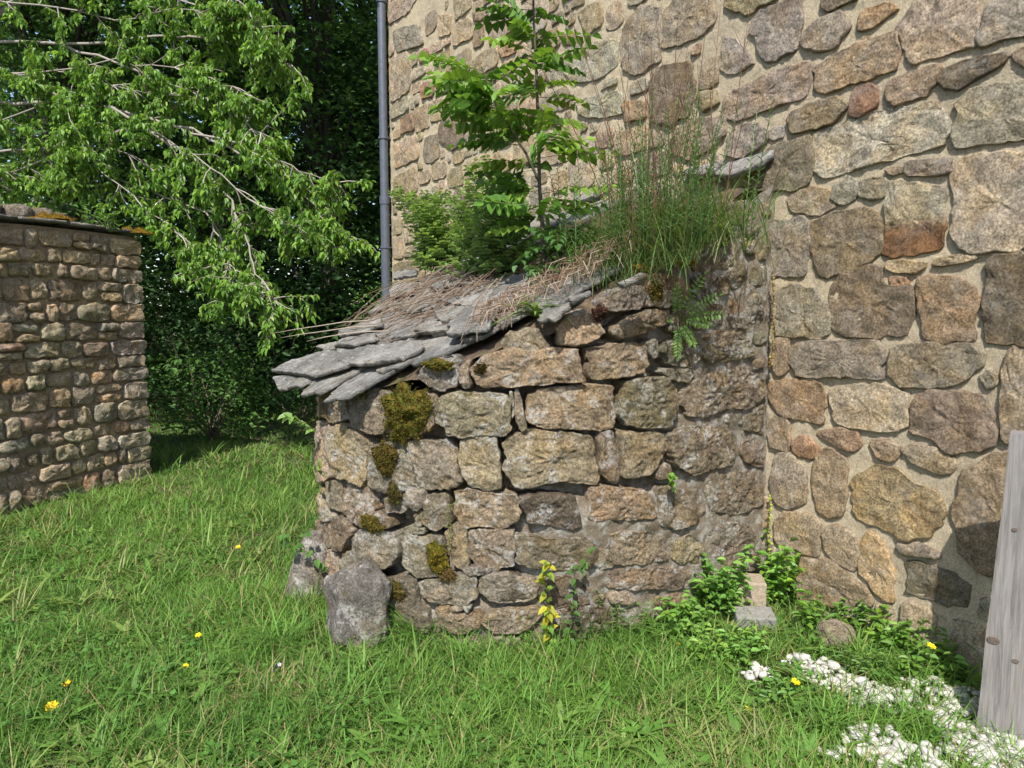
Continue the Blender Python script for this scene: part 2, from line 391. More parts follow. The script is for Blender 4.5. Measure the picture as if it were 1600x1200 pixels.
class Occ:
    """free-space grid used to fit further stones between the placed ones"""
    def __init__(s, u0, u1, v0, v1, c=.015):
        s.u0, s.v0, s.c = u0, v0, c; s.nx = int((u1 - u0) / c); s.ny = int((v1 - v0) / c); s.g = np.zeros((s.nx, s.ny), bool)
    def mark(s, poly, gap):
        p = np.array(poly); lo = ((p.min(0) - gap - [s.u0, s.v0]) / s.c).astype(int) - 1; hi = ((p.max(0) + gap - [s.u0, s.v0]) / s.c).astype(int) + 2
        lo = np.maximum(lo, 0); hi = np.minimum(hi, [s.nx, s.ny])
        if (hi <= lo).any(): return
        X, Y = np.meshgrid(s.u0 + (np.arange(lo[0], hi[0]) + .5) * s.c, s.v0 + (np.arange(lo[1], hi[1]) + .5) * s.c, indexing='ij')
        ins = np.zeros(X.shape, bool); n = len(p); dm = np.full(X.shape, 9.0)
        for i in range(n):
            a, b = p[i], p[(i + 1) % n]
            cond = ((a[1] > Y) != (b[1] > Y)) & (X < (b[0] - a[0]) * (Y - a[1]) / (b[1] - a[1] + 1e-12) + a[0]); ins ^= cond
            d = b - a; t = np.clip(((X - a[0]) * d[0] + (Y - a[1]) * d[1]) / (d @ d + 1e-9), 0, 1)
            dm = np.minimum(dm, np.hypot(X - a[0] - t * d[0], Y - a[1] - t * d[1]))
        s.g[lo[0]:hi[0], lo[1]:hi[1]] |= ins | (dm < gap)
    def grow(s, maxw, maxh, gap, minw, minh, tries):
        out = []; free = np.argwhere(~s.g)
        if len(free) == 0: return out
        for _ in range(tries):
            i, j = free[random.randrange(len(free))]
            if s.g[i, j]: continue
            w = int(random.uniform(.45, 1) * maxw / s.c); h = int(random.uniform(.5, 1) * maxh / s.c)
            x0 = x1 = i; y0 = y1 = j; go = [True] * 4
            while any(go):
                if go[0]:
                    if x0 > 0 and x1 - x0 < w and not s.g[x0 - 1, y0:y1 + 1].any(): x0 -= 1
                    else: go[0] = False
                if go[1]:
                    if x1 < s.nx - 1 and x1 - x0 < w and not s.g[x1 + 1, y0:y1 + 1].any(): x1 += 1
                    else: go[1] = False
                if go[2]:
                    if y0 > 0 and y1 - y0 < h and not s.g[x0:x1 + 1, y0 - 1].any(): y0 -= 1
                    else: go[2] = False
                if go[3]:
                    if y1 < s.ny - 1 and y1 - y0 < h and not s.g[x0:x1 + 1, y1 + 1].any(): y1 += 1
                    else: go[3] = False
            a, b, c, d = s.u0 + x0 * s.c, s.u0 + (x1 + 1) * s.c, s.v0 + y0 * s.c, s.v0 + (y1 + 1) * s.c
            if b - a < minw or d - c < minh: continue
            s.g[x0:x1 + 1, y0:y1 + 1] = True
            g = gap * .5; out.append((a + g, b - g, c + g, d - g))
        return out
def rectpoly(a, b, c, d, j=.16):
    w, h = b - a, d - c; r = lambda k: random.uniform(0, j) * k
    m = random.uniform(.35, .65)
    return [(a + r(w * .6), c + r(h)), (a + w * m, c - r(h * .3) + .02 * h), (b - r(w * .6), c + r(h)), (b + r(w * .1), c + h * m), (b - r(w * .6), d - r(h)),
            (a + w * (1 - m), d + r(h * .2)), (a + r(w * .6), d - r(h)), (a - r(w * .1), c + h * (1 - m))]

# ------------------------------------------------------------------ ground
def ground_h(x, y): return 0.02 * nz(x * .6, y * .6) + .012 * nz(x * 2.1, y * 2.1, 3)
def make_ground():
    xs = np.r_[-300, -80, -30, np.linspace(-14, 8, 90), 30, 80, 300]; ys = np.r_[-60, -20, -5, np.linspace(0, 24, 96), 40, 90, 400]
    V = np.array([(x, y, ground_h(x, y) - .02) for x in xs for y in ys]); nx, ny = len(xs), len(ys)
    Fq = np.array([(i * ny + j, (i + 1) * ny + j, (i + 1) * ny + j + 1, i * ny + j + 1) for i in range(nx - 1) for j in range(ny - 1)])
    return tag(link_mesh('ground', np_mesh('ground', V, Fq, smooth=True), M_GROUND), kind='structure')
make_ground()

def surf_grid(name, surf, us, vf, hf, mat, parent, flip=False, smooth=True):
    """sheet over (u, v) with height function; vf(u) gives the list of v"""
    V = []; ny = None
    for u in us:
        vs = vf(u); ny = len(vs)
        for v in vs: V.append(tuple(surf.P(u, v, hf(u, v))))
    Fq = [(i * ny + j, (i + 1) * ny + j, (i + 1) * ny + j + 1, i * ny + j + 1) for i in range(len(us) - 1) for j in range(ny - 1)]
    return link_mesh(name, np_mesh(name, np.array(V), np.array(Fq), smooth=smooth), mat, parent)

# ------------------------------------------------------------------ house
house = empty('stone_house', tuple(J + A * 2), 'tall house wall of mixed rubble stone in wide pale mortar joints', 'house')
U0, U1, HT = -HOUSE_END, 3.2, 6.2
def hmortar(u, v):
    return -.002 + .003 * nz(u * 3, v * 3, 1) + .007 * nz(u * 11, v * 11, 2) + .009 * nz(u * 30, v * 30, 4)
vs1 = [-.15 + i * .024 for i in range(200)] + [4.7, 5.2, 5.7, HT]
us1 = [U0 + i * .024 for i in range(int(7.0 / .024))] + [2.1, 2.5, 2.9, U1]
surf_grid('mortar', HS, us1, lambda u: vs1, hmortar, M_MORTAR, house)
def box_part(name, pts, mat, parent):
    """closed prism: bottom ring pts + top ring pts"""
    n = len(pts) // 2
    me = bpy.data.meshes.new(name); V = [tuple(p) for p in pts]
    fc = [tuple(range(n))[::-1], tuple(range(n, 2 * n))] + [(i, (i + 1) % n, n + (i + 1) % n, n + i) for i in range(n)]
    me.from_pydata(V, [], fc); me.update(); return link_mesh(name, me, mat, parent)
q = [J + A * (HOUSE_END - .004) - N * .02, J + A * (HOUSE_END - .004) - N * 6, J - A * U1 - N * 6, J - A * U1 - N * .02]
box_part('wall_core', [p - Z * .15 for p in q] + [p + Z * (HT - .01) for p in q], M_MORTAR, house)
HSTONES = '''
@ 6
m 190,200 260,135 350,150 410,200 440,280 430,350 380,378 200,370 185,300
b 455,170 500,110 620,50 685,60 690,140 830,160 825,270 790,370 650,375 470,355 450,270
o 870,110 960,100 1060,110 1120,170 1110,380 1000,400 890,385 870,250
o 720,40 800,20 880,40 840,80 740,70
o 725,100 790,95 800,130 735,140
t 950,15 1110,-10 1115,20 960,50
d 1200,20 1350,0 1450,0 1450,410 1200,400 1165,270
m 265,420 400,395 650,400 680,480 665,570 560,565 310,565 260,500
b 720,440 800,420 1130,420 1140,500 1080,570 1010,610 800,610 740,540
o 165,600 280,575 390,600 420,680 410,770 340,770 220,740 165,680
p 460,640 520,600 700,610 800,660 805,780 770,825 680,810 560,800 470,760
b 830,720 880,650 1020,640 1160,650 1200,740 1215,900 1000,915 940,860 830,830
n 1250,560 1290,460 1350,430 1450,420 1450,870 1260,860
o 390,830 480,810 570,830 590,890 540,915 440,870
o 280,870 330,850 380,910 350,945 280,920
n 650,880 700,870 770,900 740,945 660,930
n 790,910 850,890 940,900 1030,950 1020,990 960,1020 860,970
n 175,760 240,760 260,880 240,910 170,890 160,820
m 190,950 260,930 320,1000 335,1100 310,1160 240,1180 190,1160 170,1050
m 1160,560 1210,550 1220,590 1180,605
n 190,385 250,390 250,500 200,560 170,480
@ 0
g 1190,385 1203,347 1258,345 1265,380 1262,400 1255,425 1240,428 1210,428 1188,415
b 1270,350 1310,333 1363,327 1377,355 1378,385 1358,407 1316,427 1283,432 1275,410
o 1277,710 1300,707 1320,720 1322,765 1318,795 1300,805 1278,795 1273,760
y 1335,755 1345,745 1378,730 1410,738 1432,760 1463,768 1470,800 1462,830 1420,842 1395,830 1365,820 1340,800
n 1517,730 1560,712 1630,715 1630,890 1540,895 1500,850 1492,800
@ 5
n 190,50 240,0 360,20 405,80 390,180 350,195 280,165 200,130
t 425,100 450,65 560,110 580,150 565,240 540,265 450,210 420,170
y 585,190 620,120 670,140 720,220 745,270 730,410 690,400 640,340 590,280
n 290,220 420,220 500,270 600,350 620,430 540,450 300,400
d 820,240 860,240 980,280 1080,340 1085,400 1060,435 980,425 860,385 800,370
m 770,150 850,150 970,190 960,215 800,200
@ 7
w 370,650 430,610 600,550 780,505 920,485 980,520 990,580 950,690 800,720 600,780 440,835 400,820 375,740
b 100,770 180,690 340,650 360,740 345,850 280,880 150,890 90,840
g 0,600 110,590 140,620 140,670 20,740 -40,720
b 260,540 350,490 480,460 510,510 450,580 330,610 280,620
m 0,430 180,340 340,290 355,380 300,460 160,510 20,560 -60,540 -40,470
r 550,470 590,420 650,420 665,490 600,535 560,540
n 720,400 790,360 930,320 930,390 880,450 760,490 715,470
d 975,360 1030,310 1150,280 1240,270 1230,310 1130,360 1050,415 1000,400
t 380,330 420,290 600,190 740,160 750,250 720,340 580,380 430,430 380,410
g 330,170 380,110 490,60 520,130 470,210 370,240 325,210
g 70,150 100,80 250,0 310,0 300,140 270,240 200,270 130,280 110,190
k 780,110 840,10 1000,-40 1120,-40 1125,200 1000,240 820,300 790,210
w 1140,180 1170,100 1230,10 1450,-10 1450,150 1300,160 1160,210
o 590,90 620,50 740,10 740,60 640,120 600,130
d 420,10 450,-60 570,-60 560,10 440,45
g 1040,600 1060,480 1130,420 1350,390 1450,380 1450,640 1300,650 1050,690
p 1030,830 1060,760 1200,730 1350,720 1480,720 1480,1150 1200,1170 1070,1170 1030,1080
v 720,880 800,860 970,890 965,1000 960,1150 870,1180 690,1195 710,1050
m 460,880 540,830 570,880 550,940 490,955 460,920
m 580,860 640,840 710,850 700,910 640,935 590,910
t 265,930 350,880 440,890 460,960 380,995 280,990
m 830,770 900,750 990,750 1000,800 920,825 830,815
n 720,800 770,780 790,800 740,825
n 110,930 160,920 165,1010 120,1070 105,1000
g 0,190 50,230 70,290 0,330 -60,330 -50,200
t 0,-60 180,-60 170,0 50,65 0,50 -40,10
b 1320,260 1400,220 1450,230 1450,330 1330,300
@ 8
n 1220,60 1270,0 1420,-60 1430,90 1380,150 1270,190 1220,190
g 1060,110 1130,30 1200,40 1210,180 1190,260 1130,300 1060,300 1040,200
w 820,210 880,180 1020,170 1030,260 950,330 850,340 800,290
B 1170,350 1200,280 1330,270 1350,400 1320,480 1240,520 1165,500
n 1370,400 1440,380 1450,430 1390,460
m 1270,570 1340,500 1470,490 1470,570 1400,630 1320,660 1270,640
B 290,520 340,470 380,500 385,600 340,625 290,590
o 125,500 180,470 180,540 130,555
k 80,250 160,215 165,370 85,425
k 75,10 165,-30 200,-30 160,50 75,100
t 100,600 190,565 200,660 100,700
t 100,740 190,700 195,800 105,830
t 185,460 235,440 240,530 190,545
t 245,430 310,410 315,490 250,510
w 325,370 400,350 390,450 330,460
g 400,540 470,530 470,580 400,590
r 220,350 260,345 255,400 215,410
r 200,220 240,200 235,255 205,260
g 95,130 200,100 215,190 110,215
n 430,20 465,10 465,80 430,85
t 280,70 330,60 330,140 285,150
t 340,110 420,80 420,160 350,190
o 540,190 600,180 600,220 550,235
w 620,290 690,280 690,350 630,360
n 870,50 950,10 960,90 900,140
g 740,250 800,240 800,340 740,350
w 870,420 1040,380 1050,470 960,490 870,480
o 1060,430 1140,430 1140,490 1070,510
n 950,560 1010,540 1010,610 950,610
r 800,150 850,140 855,180 810,185
w 830,690 930,670 920,780 840,770
w 850,790 930,790 940,860 860,870
'''
occ = Occ(U0 + .02, 1.95, -.1, 4.6)
for cc, poly in parse(HSTONES, HS):
    far = poly[0][0] < -1.5
    stone('stone', poly, HS, M_RUST if cc == 'v' else M_HOUSE, house, beige(PAL[cc]), step=.024 if not far else .035, thick=.08, h0=random.uniform(.014, .026), bulge=random.uniform(.001, .007), rc=.010, amp=.014, grow=.018, jit=.013)
    occ.mark(poly, .026)
# quoins and infill between and around the stones above
for mw, mh, a, b, tr in ((.55, .34, .24, .14, 400), (.34, .22, .10, .07, 900), (.16, .12, .05, .04, 1500)):
    for (x0, x1, y0, y1) in occ.grow(mw, mh, .042, a + .04, b + .04, tr):
        near = x0 > -1.5
        stone('stone', rectpoly(x0, x1, y0, y1, .09), HS, M_HOUSE, house, beige(PAL[random.choice('gtnbmmwkpgtt')]), step=.03 if near else .045, thick=.07, h0=random.uniform(.010, .018), bulge=.003, rc=.009, amp=.011, grow=.013, jit=.012)
# drip slates let into the house wall above the oven roof
class Drip:
    def P(s, u, v, h): return J + Z * 2.52 - A * u + (N * .80 - Z * .60) * (-v) + (N * .6 + Z * .8) * h + Z * (.02 * math.sin(u * 5))
DR = Drip()
for i, (a, b, o) in enumerate(((-.34, .0, .2), (-.62, -.36, .13), (-1.72, -1.45, .10))):
    stone('drip_slate', [(a, -o * .7), (a + (b - a) * .4, -o), (b, -o * .8), (b, .05), (a, .05)], DR, M_SLATE, house, (.3, .3, .3), step=.02, thick=.035, h0=.01 * (i % 2), bulge=.0, rc=.008, amp=.006, jit=.012, close=True, it=1)

# ------------------------------------------------------------------ oven
oven = empty('bread_oven', tuple(C), 'round dry-stone bread oven with sagging slate roof against the house', 'oven')
def n_of(q): return (OV.base(q)[0] - J).dot(N)
def ztop(q): return 2.33 - .57 * n_of(q)
def flush(q, v):
    return max((1 - sm(q, .55, 1.0)), (1 - sm(v, .62, .85)) * (1 - sm(q, 1.45, 1.75)), (1 - sm(v, .18, .3)) * .7, sm(q, 3.4, 3.7))
def hcore(u, v):
    q = -u; f = flush(q, v); b = -.12 * (1 - f) - .004 * f
    return b + .014 * nz(u * 7, v * 7, 11) + .012 * nz(u * 21, v * 21, 12) + .009 * abs(nz(u * 45, v * 45, 14))
uu = [-i * .02 for i in range(int(OV.L / .02) + 1)][::-1]
surf_grid('mortar_core', OV, uu, lambda u: [-.12 + (ztop(-u) + .12) * j / 110 for j in range(111)], hcore, M_OVENMORTAR, oven)
OSTONES = '''
@ 1
b 95,310 250,310 252,505 165,525 105,470
b 40,310 92,315 102,480 62,500
g 257,300 400,295 512,345 495,440 485,575 440,595 300,560 267,500
t 520,335 760,345 808,400 788,555 700,600 540,585 498,450
g 740,160 800,120 930,110 945,200 925,300 850,325 750,290 700,240
w 955,180 1020,130 1010,230 1030,300 980,320 948,250
t 860,348 950,322 1010,343 1248,348 1270,420 1276,575 1200,596 1080,588 985,605 873,602 865,545 803,520 803,430
w 1262,325 1290,320 1300,460 1282,470
g 1300,320 1325,310 1375,540 1340,570 1310,500
t 150,545 260,535 385,640 380,885 340,915 270,880 210,860 143,720 138,620
p 60,520 147,530 132,620 137,850 110,895 76,895 66,700
g 390,695 480,645 590,655 636,720 676,880 716,930 510,960 412,938
g 604,642 880,630 930,700 942,830 976,890 910,940 780,940 722,930 694,860 644,720
t 958,642 1010,614 1178,600 1200,700 1210,830 1225,925 1130,942 1030,917 978,860 955,750
n 110,893 198,885 232,910 212,1000 232,1075 150,1058 127,1010
t 236,908 400,923 418,1010 436,1060 340,1142 280,1147 230,1080 218,1000
g 490,990 560,960 645,972 676,1030 590,1088 500,1080
g 648,943 738,933 747,1000 732,1058 690,1078 626,1030
@ 3
m 1062,62 1200,52 1208,100 1216,218 1190,256 1110,256 1062,210
g 935,262 990,252 1056,262 1056,298 942,303
g 992,182 1040,152 1053,240 1002,245
b 644,203 740,163 828,210 846,258 760,268 660,250
p 405,20 440,133 495,182 478,220 410,212
n 484,193 560,184 604,270 596,310 540,398 492,398 484,280
g 606,342 650,275 740,264 830,284 896,342 896,420 850,488 760,526 640,498 614,430
m 928,333 1000,304 1110,314 1155,333 1146,480 1127,556 1000,556 933,500
g 544,424 608,414 608,538 544,556 534,480
p 398,430 478,392 528,480 518,568 460,588 388,660 390,560
n 400,225 470,228 478,380 400,420
t 1194,292 1250,254 1318,272 1328,500 1240,488 1204,420
g 1304,512 1400,498 1468,521 1440,550 1320,545
g 1028,602 1080,583 1160,583 1280,543 1367,563 1382,698 1340,732 1220,737 1100,717 1033,680
g 1212,747 1260,737 1288,770 1250,788
g 1294,747 1350,738 1363,770 1320,798
n 1124,762 1200,748 1290,802 1380,782 1428,822 1400,888 1300,917 1230,907 1150,860
b 720,590 800,575 920,570 1010,600 1010,720 1080,780 1100,900 900,940 760,900 700,700
@ 0
n 735,578 760,557 792,545 830,548 860,542 905,548 908,595 860,599 772,606 745,600
n 825,622 845,608 900,603 955,601 960,630 962,655 959,671 937,673 917,672 855,667 828,661 823,645
t 791,685 830,673 900,676 924,681 930,700 935,745 931,756 905,756 880,751 850,757 820,764 801,757 791,740
t 711,770 730,763 775,771 806,771 814,792 809,811 792,824 730,822 713,805
n 736,831 760,827 800,829 805,845 803,884 775,891 745,887 734,860
g 748,902 770,897 800,896 830,901 841,912 839,934 800,941 770,939 751,925
n 755,965 790,950 840,948 845,960 820,985 770,985
t 787,540 795,520 843,512 857,543 830,552 800,550
@ 4
d 150,72 230,44 400,62 468,62 487,130 492,228 460,257 300,238 200,218 153,150
t 582,12 700,2 898,22 972,130 977,188 900,212 720,212 564,207 564,150
n 1003,2 1217,22 1236,130 1222,228 1100,257 1013,238
b 104,302 200,313 330,333 420,333 518,313 596,380 596,507 480,517 300,517 104,478
n 692,302 800,273 960,293 1028,332 1051,400 1046,457 900,482 722,487 683,400
n 623,402 688,392 712,498 623,517
t 1074,352 1180,303 1258,342 1306,420 1277,467 1130,487 1079,450
n 603,542 700,523 900,513 1000,503 1060,493 1128,522 1151,600 1100,647 950,637 850,647 700,637 623,600
d 4,548 100,553 228,602 237,678 100,702 4,717
d 264,612 380,563 538,592 556,728 400,747 332,767 273,700
d 304,802 400,763 560,753 696,763 716,898 600,957 430,977 333,967 293,880
n 743,753 850,763 937,792 946,878 800,897 724,850
g 1154,533 1246,523 1228,618 1172,637
p 703,662 800,653 847,700 780,732 703,718
b 1284,272 1420,223 1556,232 1596,302 1596,518 1480,537 1334,440 1294,350
d 1424,562 1596,553 1596,638 1453,647
n 960,690 1100,660 1180,660 1170,760 1000,790
@ 2
b 1104,922 1180,853 1398,813 1437,900 1427,1037 1250,1097 1123,1067
b 558,382 603,273 700,243 828,243 911,312 916,480 878,537 760,556 603,537 563,470
t 364,102 384,63 500,33 600,23 706,42 736,150 697,212 600,237 450,257 364,237 368,170
n 944,332 1003,273 1130,203 1298,173 1427,252 1456,330 1348,427 1200,437 1062,496 984,467 934,400
b 864,592 1000,543 1248,563 1286,650 1256,787 1140,807 1000,847 904,797 874,700
n 419,603 517,594 541,680 551,877 482,891 444,830
t 564,584 758,584 836,622 836,698 798,738 757,827 650,876 594,866 574,720
n 1054,102 1130,4 1346,4 1396,98 1298,117 1104,156
d 814,62 900,4 1036,4 1046,118 998,177 862,157
g 734,22 788,3 797,108 762,127
g 804,203 900,173 1006,192 987,267 904,267
b 1354,432 1497,404 1506,518 1438,597 1334,557
b 1324,642 1448,603 1486,698 1447,797 1334,777 1304,700
@ 9
t 218,1060 262,1003 383,958 452,1070 437,1097 330,1132 233,1137
g 448,920 522,863 628,843 661,890 647,947 540,967 473,962
y 658,822 702,783 838,793 876,860 866,917 760,947 674,937
n 484,1060 562,1003 700,953 776,972 757,1037 640,1077 534,1106
d 893,802 950,783 997,802 997,897 940,917 893,878
b 1003,812 1058,802 1067,878 1013,887
b 883,692 970,663 1007,692 987,767 903,767
b 993,732 1060,693 1107,683 1097,748 1003,777
d 1043,452 1110,423 1147,480 1127,537 1092,537
g 1124,422 1207,432 1217,558 1152,587 1133,540
n 1123,612 1198,602 1198,678 1152,687
o 1083,902 1110,893 1147,960 1110,987 1078,960
n 923,1092 1000,1063 1137,1063 1127,1117 1000,1147
d 963,932 1028,942 1028,1028 963,1038
b 1073,762 1148,723 1167,798 1100,857 1073,820
g 1163,902 1217,882 1237,998 1172,1017
b 1040,545 1120,550 1110,600 1060,610
g 1080,1000 1150,1000 1150,1050 1085,1050
'''
occ = Occ(-OV.L, -.02, -.05, 2.3)
for cc, poly in parse(OSTONES, OV):
    cu = -sum(p[0] for p in poly) / len(poly); cv = sum(p[1] for p in poly) / len(poly); f = flush(cu, cv)
    stone('stone', poly, OV, M_OVEN, oven, beige(PAL[cc], 1.02, .35), step=.013, thick=.15, h0=random.uniform(.004, .022), bulge=random.uniform(.002, .012), rc=.009, amp=.019,
          tilt=(random.uniform(-.05, .05), random.uniform(-.07, .02)), grow=.006, jit=.010)
    occ.mark(poly, .012)
for i in range(occ.nx):                                   # nothing above the wall top
    q = -(occ.u0 + i * occ.c); occ.g[i, max(0, int((ztop(q) - .03 - occ.v0) / occ.c)):] = True
for mw, mh, a, b, tr in ((.42, .26, .18, .12, 260), (.26, .18, .09, .07, 300), (.12, .1, .055, .045, 300)):
    for (x0, x1, y0, y1) in occ.grow(mw, mh, .02, a + .02, b + .02, tr):
        stone('stone', rectpoly(x0, x1, y0, y1), OV, M_OVEN, oven, beige(PAL[random.choice('gtnbmngb')], 1.02, .35), step=.02, thick=.12, h0=random.uniform(-.01, .012), bulge=.012, rc=.018, amp=.013)

# roof: soil bed, slates in courses, loose slates seen one by one
def roof_inside(a, n, m=0.0):
    if n < NC: return -m < a < 2 * R + m
    return (a - R) ** 2 + (n - NC) ** 2 < (R + m) ** 2
def mound(a, n):
    return .10 * sm(n, 1.5, .5) * (1 - sm(a, 1.0, 1.9)) if n < 1.5 else 0
def roof_z(a, n): return ZR - SLOPE * n + .02 * nz(a * 3, n * 3, 5) + .09 * (1 - sm(n, .45, 1.3)) * sm(n, .05, .4) * (1 - sm(a, 1.2, 2.0)) - .05 * (1 - sm(n, .0, .25)) - .10 * (1 - sm(a, .0, .28)) * sm(n, .15, .5)
def roof_bed():
    g = .03; idx = {}; V = []; Fq = []; na = int((2 * R) / g) + 8; nn = int((NC + R) / g) + 3
    def vid(i, j):
        if (i, j) not in idx:
            a, n = i * g - .02, j * g - .02
            if n > NC:
                r = math.hypot(a - R, n - NC); mx = R - .02
                if r > mx: a = R + (a - R) * mx / r; n = NC + (n - NC) * mx / r
            idx[(i, j)] = len(V); V.append(tuple(J + A * a + N * n + Z * (roof_z(a, n) - .035 + .018 * nz(a * 12, n * 12, 7))))
        return idx[(i, j)]
    for i in range(na):
        for j in range(nn):
            if roof_inside(i * g, j * g, .0): Fq.append((vid(i, j), vid(i + 1, j), vid(i + 1, j + 1), vid(i, j + 1)))
    return link_mesh('roof_bed', np_mesh('roof_bed', np.array(V), np.array(Fq), smooth=True), M_SOIL, oven)
bed = roof_bed()
LN = math.sqrt(1 + SLOPE * SLOPE)
for r_, nn in enumerate((2.12, 1.86, 1.6, 1.34, 1.08, .82, .56, .3)):
    a = -.05 + .17 * (r_ % 2)
    while a < 2 * R + .1:
        w = random.uniform(.26, .46); n_top = nn - .32
        if roof_inside(a + w / 2, nn - .12, -.02) and not (nn < 1.2 and a < 1.0):
            ext = random.uniform(.06, .16); ex = []
            poly = [(-a, -(nn - .34) * LN), (-a - w, -(nn - .34) * LN), (-a - w * 1.02, -(nn) * LN), (-a - w * .6, -(nn + ext) * LN), (-a - w * .1, -(nn + ext * .6) * LN)]
            # keep the near edge behind the wall stones, let the outer eave hang over
            def clampp(p):
                aa, n2 = -p[0], -p[1] / LN
                if n2 > NC:
                    d = math.hypot(aa - R, n2 - NC); th = math.atan2(n2 - NC, -(aa - R)); mx = R + (-.05 + .26 * sm(th, .95, 1.35))
                    if d > mx: aa = R + (aa - R) * mx / d; n2 = NC + (n2 - NC) * mx / d
                else: aa = max(.02, aa)
                return (-aa, -n2 * LN)
            poly = [clampp(p) for p in poly]
            if abs(area(poly)) > .02:
                stone('slate', poly, RF, M_SLATE, bed, (.3, .3, .3), step=.025, thick=.02, h0=.018 + .004 * (r_ % 2) + random.uniform(0, .008), bulge=0, rc=.003, amp=.008, jit=.016, tilt=(random.uniform(-.05, .05), random.uniform(-.10, -.04)), close=True, it=0, rings=5)
        a += w * random.uniform(.88, 1.0)
RSLATES = '''
@ 10
s 95,675 200,625 380,570 470,600 500,660 330,715 200,690
s 95,690 190,675 290,715 130,750
s 450,640 480,590 620,560 830,530 870,560 760,630 560,665 500,660
s 310,545 420,520 440,560 380,570
s 420,560 450,520 620,500 640,530 520,565
s 440,490 520,460 650,430 660,460 560,500 450,515
s 680,260 720,220 830,230 800,290 690,310
s 710,180 770,170 830,185 830,215 710,220
s 900,260 960,230 1040,225 1020,250 920,275
s 920,400 960,360 1150,380 1060,440 960,460
s 1000,480 1060,400 1180,390 1250,400 1200,500 1000,540
s 820,490 880,440 980,450 990,490 870,500
s 930,340 1100,310 1290,250 1310,280 1200,330 1150,380
s 720,360 840,320 900,340 800,390
@ 9
s 130,1030 180,970 290,935 300,970 220,1035 150,1045
s 300,940 400,905 395,930 310,970
s 520,860 640,800 660,815 560,870
'''
for k, (cc, poly) in enumerate(parse(RSLATES, RF)):
    stone('slate', poly, RF, M_SLATE, bed, (.33, .33, .33), step=.014, thick=.021, h0=(.066, .03, .07, .05, .075, .08, .06, .08, .07, .075, .085, .07, .07, .06, .03, .05, .03)[k], bulge=.0, rc=.003, amp=.009, jit=.013, tilt=(random.uniform(-.03, .03), -.05 if k else -.02), close=True, it=0)

# ------------------------------------------------------------------ left outbuilding
outb = empty('stone_outbuilding', tuple(OB + OD * (OUT_L - .3)), 'low dry-stone outbuilding with thin slate eave and mossy top on the left', 'outbuilding')
OHT = 2.34
def oh(u): return OHT - .0 * u + .02 * math.sin(u * 1.7)
us3 = [-2.6 + i * .04 for i in range(int((OUT_L + 2.6) / .04) + 1)]
surf_grid('mortar', OS, us3, lambda u: [-.1 + (oh(u) + .1) * j / 60 for j in range(61)], lambda u, v: -.035 + .016 * nz(u * 9, v * 9, 21) + .012 * nz(u * 25, v * 25, 3), M_OUTMORTAR, outb)
oq = [OB + OD * (OUT_L - .01) - ON * .06, OB + OD * (OUT_L - .01) - ON * 2.4, OB - OD * 2.6 - ON * 2.4, OB - OD * 2.6 - ON * .06]
box_part('wall_core', [p - Z * .1 for p in oq] + [p + Z * (OHT - .01) for p in oq], M_OUTMORTAR, outb)
v = -.03; row = 0
while v < OHT - .06:
    h = min(random.uniform(.115, .2), OHT - .01 - v); u = OUT_L; first = True
    while u > -2.5:
        w = random.uniform(.2, .34) if first and row % 2 else random.uniform(.3, .42) if first else random.choice((random.uniform(.11, .2), random.uniform(.18, .34)))
        dv = .02 * nz(u * 2.2, v * 3, 8)
        if random.random() < .16 and h > .15 and not first:
            parts = ((0, .5), (.5, 1))
        else: parts = ((0, 1),)
        for a, b in parts:
            stone('stone', rectpoly(u - w + .006, u - .006, v + h * a + .006 + dv, v + h * b - .006 + dv, .13 if not first else .05), OS, M_OUT, outb, beige(PAL[random.choice('ntbgtnbmbnto') if not first else random.choice('gtmn')], 1.65, .4),
                  step=.032, thick=.08, h0=random.uniform(-.015, .018) if not first else .012, bulge=.014 if not first else .004, rc=.016 if not first else .010, amp=.022, jit=.015)
        u -= w; first = False
    v += h; row += 1
class ORoof:
    def P(s, u, v, h): return OB + OD * u + Z * (OHT + .02 + .02 * math.sin(u * 1.7)) + (-ON * .999 + Z * .04) * v + (ON * .04 + Z * .999) * h
OR = ORoof(); orf = None
for r_ in range(4):
    u = -2.6 + .1 * r_
    while u < OUT_L:
        w = random.uniform(.35, .6); e = min(u + w, OUT_L + .06); v0 = -.045 + r_ * .34 + random.uniform(-.02, .02)
        stone('roof_slate', [(u, v0 + .01), (u + (e - u) * .5, v0 - .02), (e, v0), (e, v0 + .5), (u, v0 + .5)], OR, M_SLATE, outb, (.3, .3, .3), step=.035, thick=.022, h0=.016 + .02 * (r_ % 2) + .012 * (int(u * 10) % 2), bulge=0, rc=.008, amp=.007, jit=.014, tilt=(0, -.05), close=True, it=1, rings=4)
        u = e + .004
#==PART3==

# ------------------------------------------------------------------ drainpipe
pb = J + A * (HOUSE_END - .02) + N * .085
dp = empty('drainpipe', tuple(pb), 'dark grey round drainpipe running down the far corner of the house', 'drainpipe')
def cyl(name, p0, p1, r, mat, parent, n=20, r2=None):
    g = Geo(); g.tube([p0, p1], [r, r2 or r], (1, 1, 1), n); b = len(g.v)
    g.f.append(tuple(range(n))[::-1]); g.f.append(tuple(range(n, 2 * n))); return g.build(name, mat, parent, False)
cyl('pipe', pb - Z * .02, pb + Z * 2.9, .05, M_PIPE, dp); cyl('pipe', pb + Z * 2.88, pb + Z * 6.2, .046, M_PIPE, dp); cyl('collar', pb + Z * 2.84, pb + Z * 2.93, .057, M_PIPE, dp)
for z in (1.2, 2.35, 3.55, 5.0):
    br = cyl('bracket', pb + Z * z, pb + Z * (z + .03), .058, M_PIPE, dp); cyl('bracket_arm', pb + Z * (z + .015) - N * .05, pb + Z * (z + .015) - N * .12, .01, M_PIPE, br, 8)

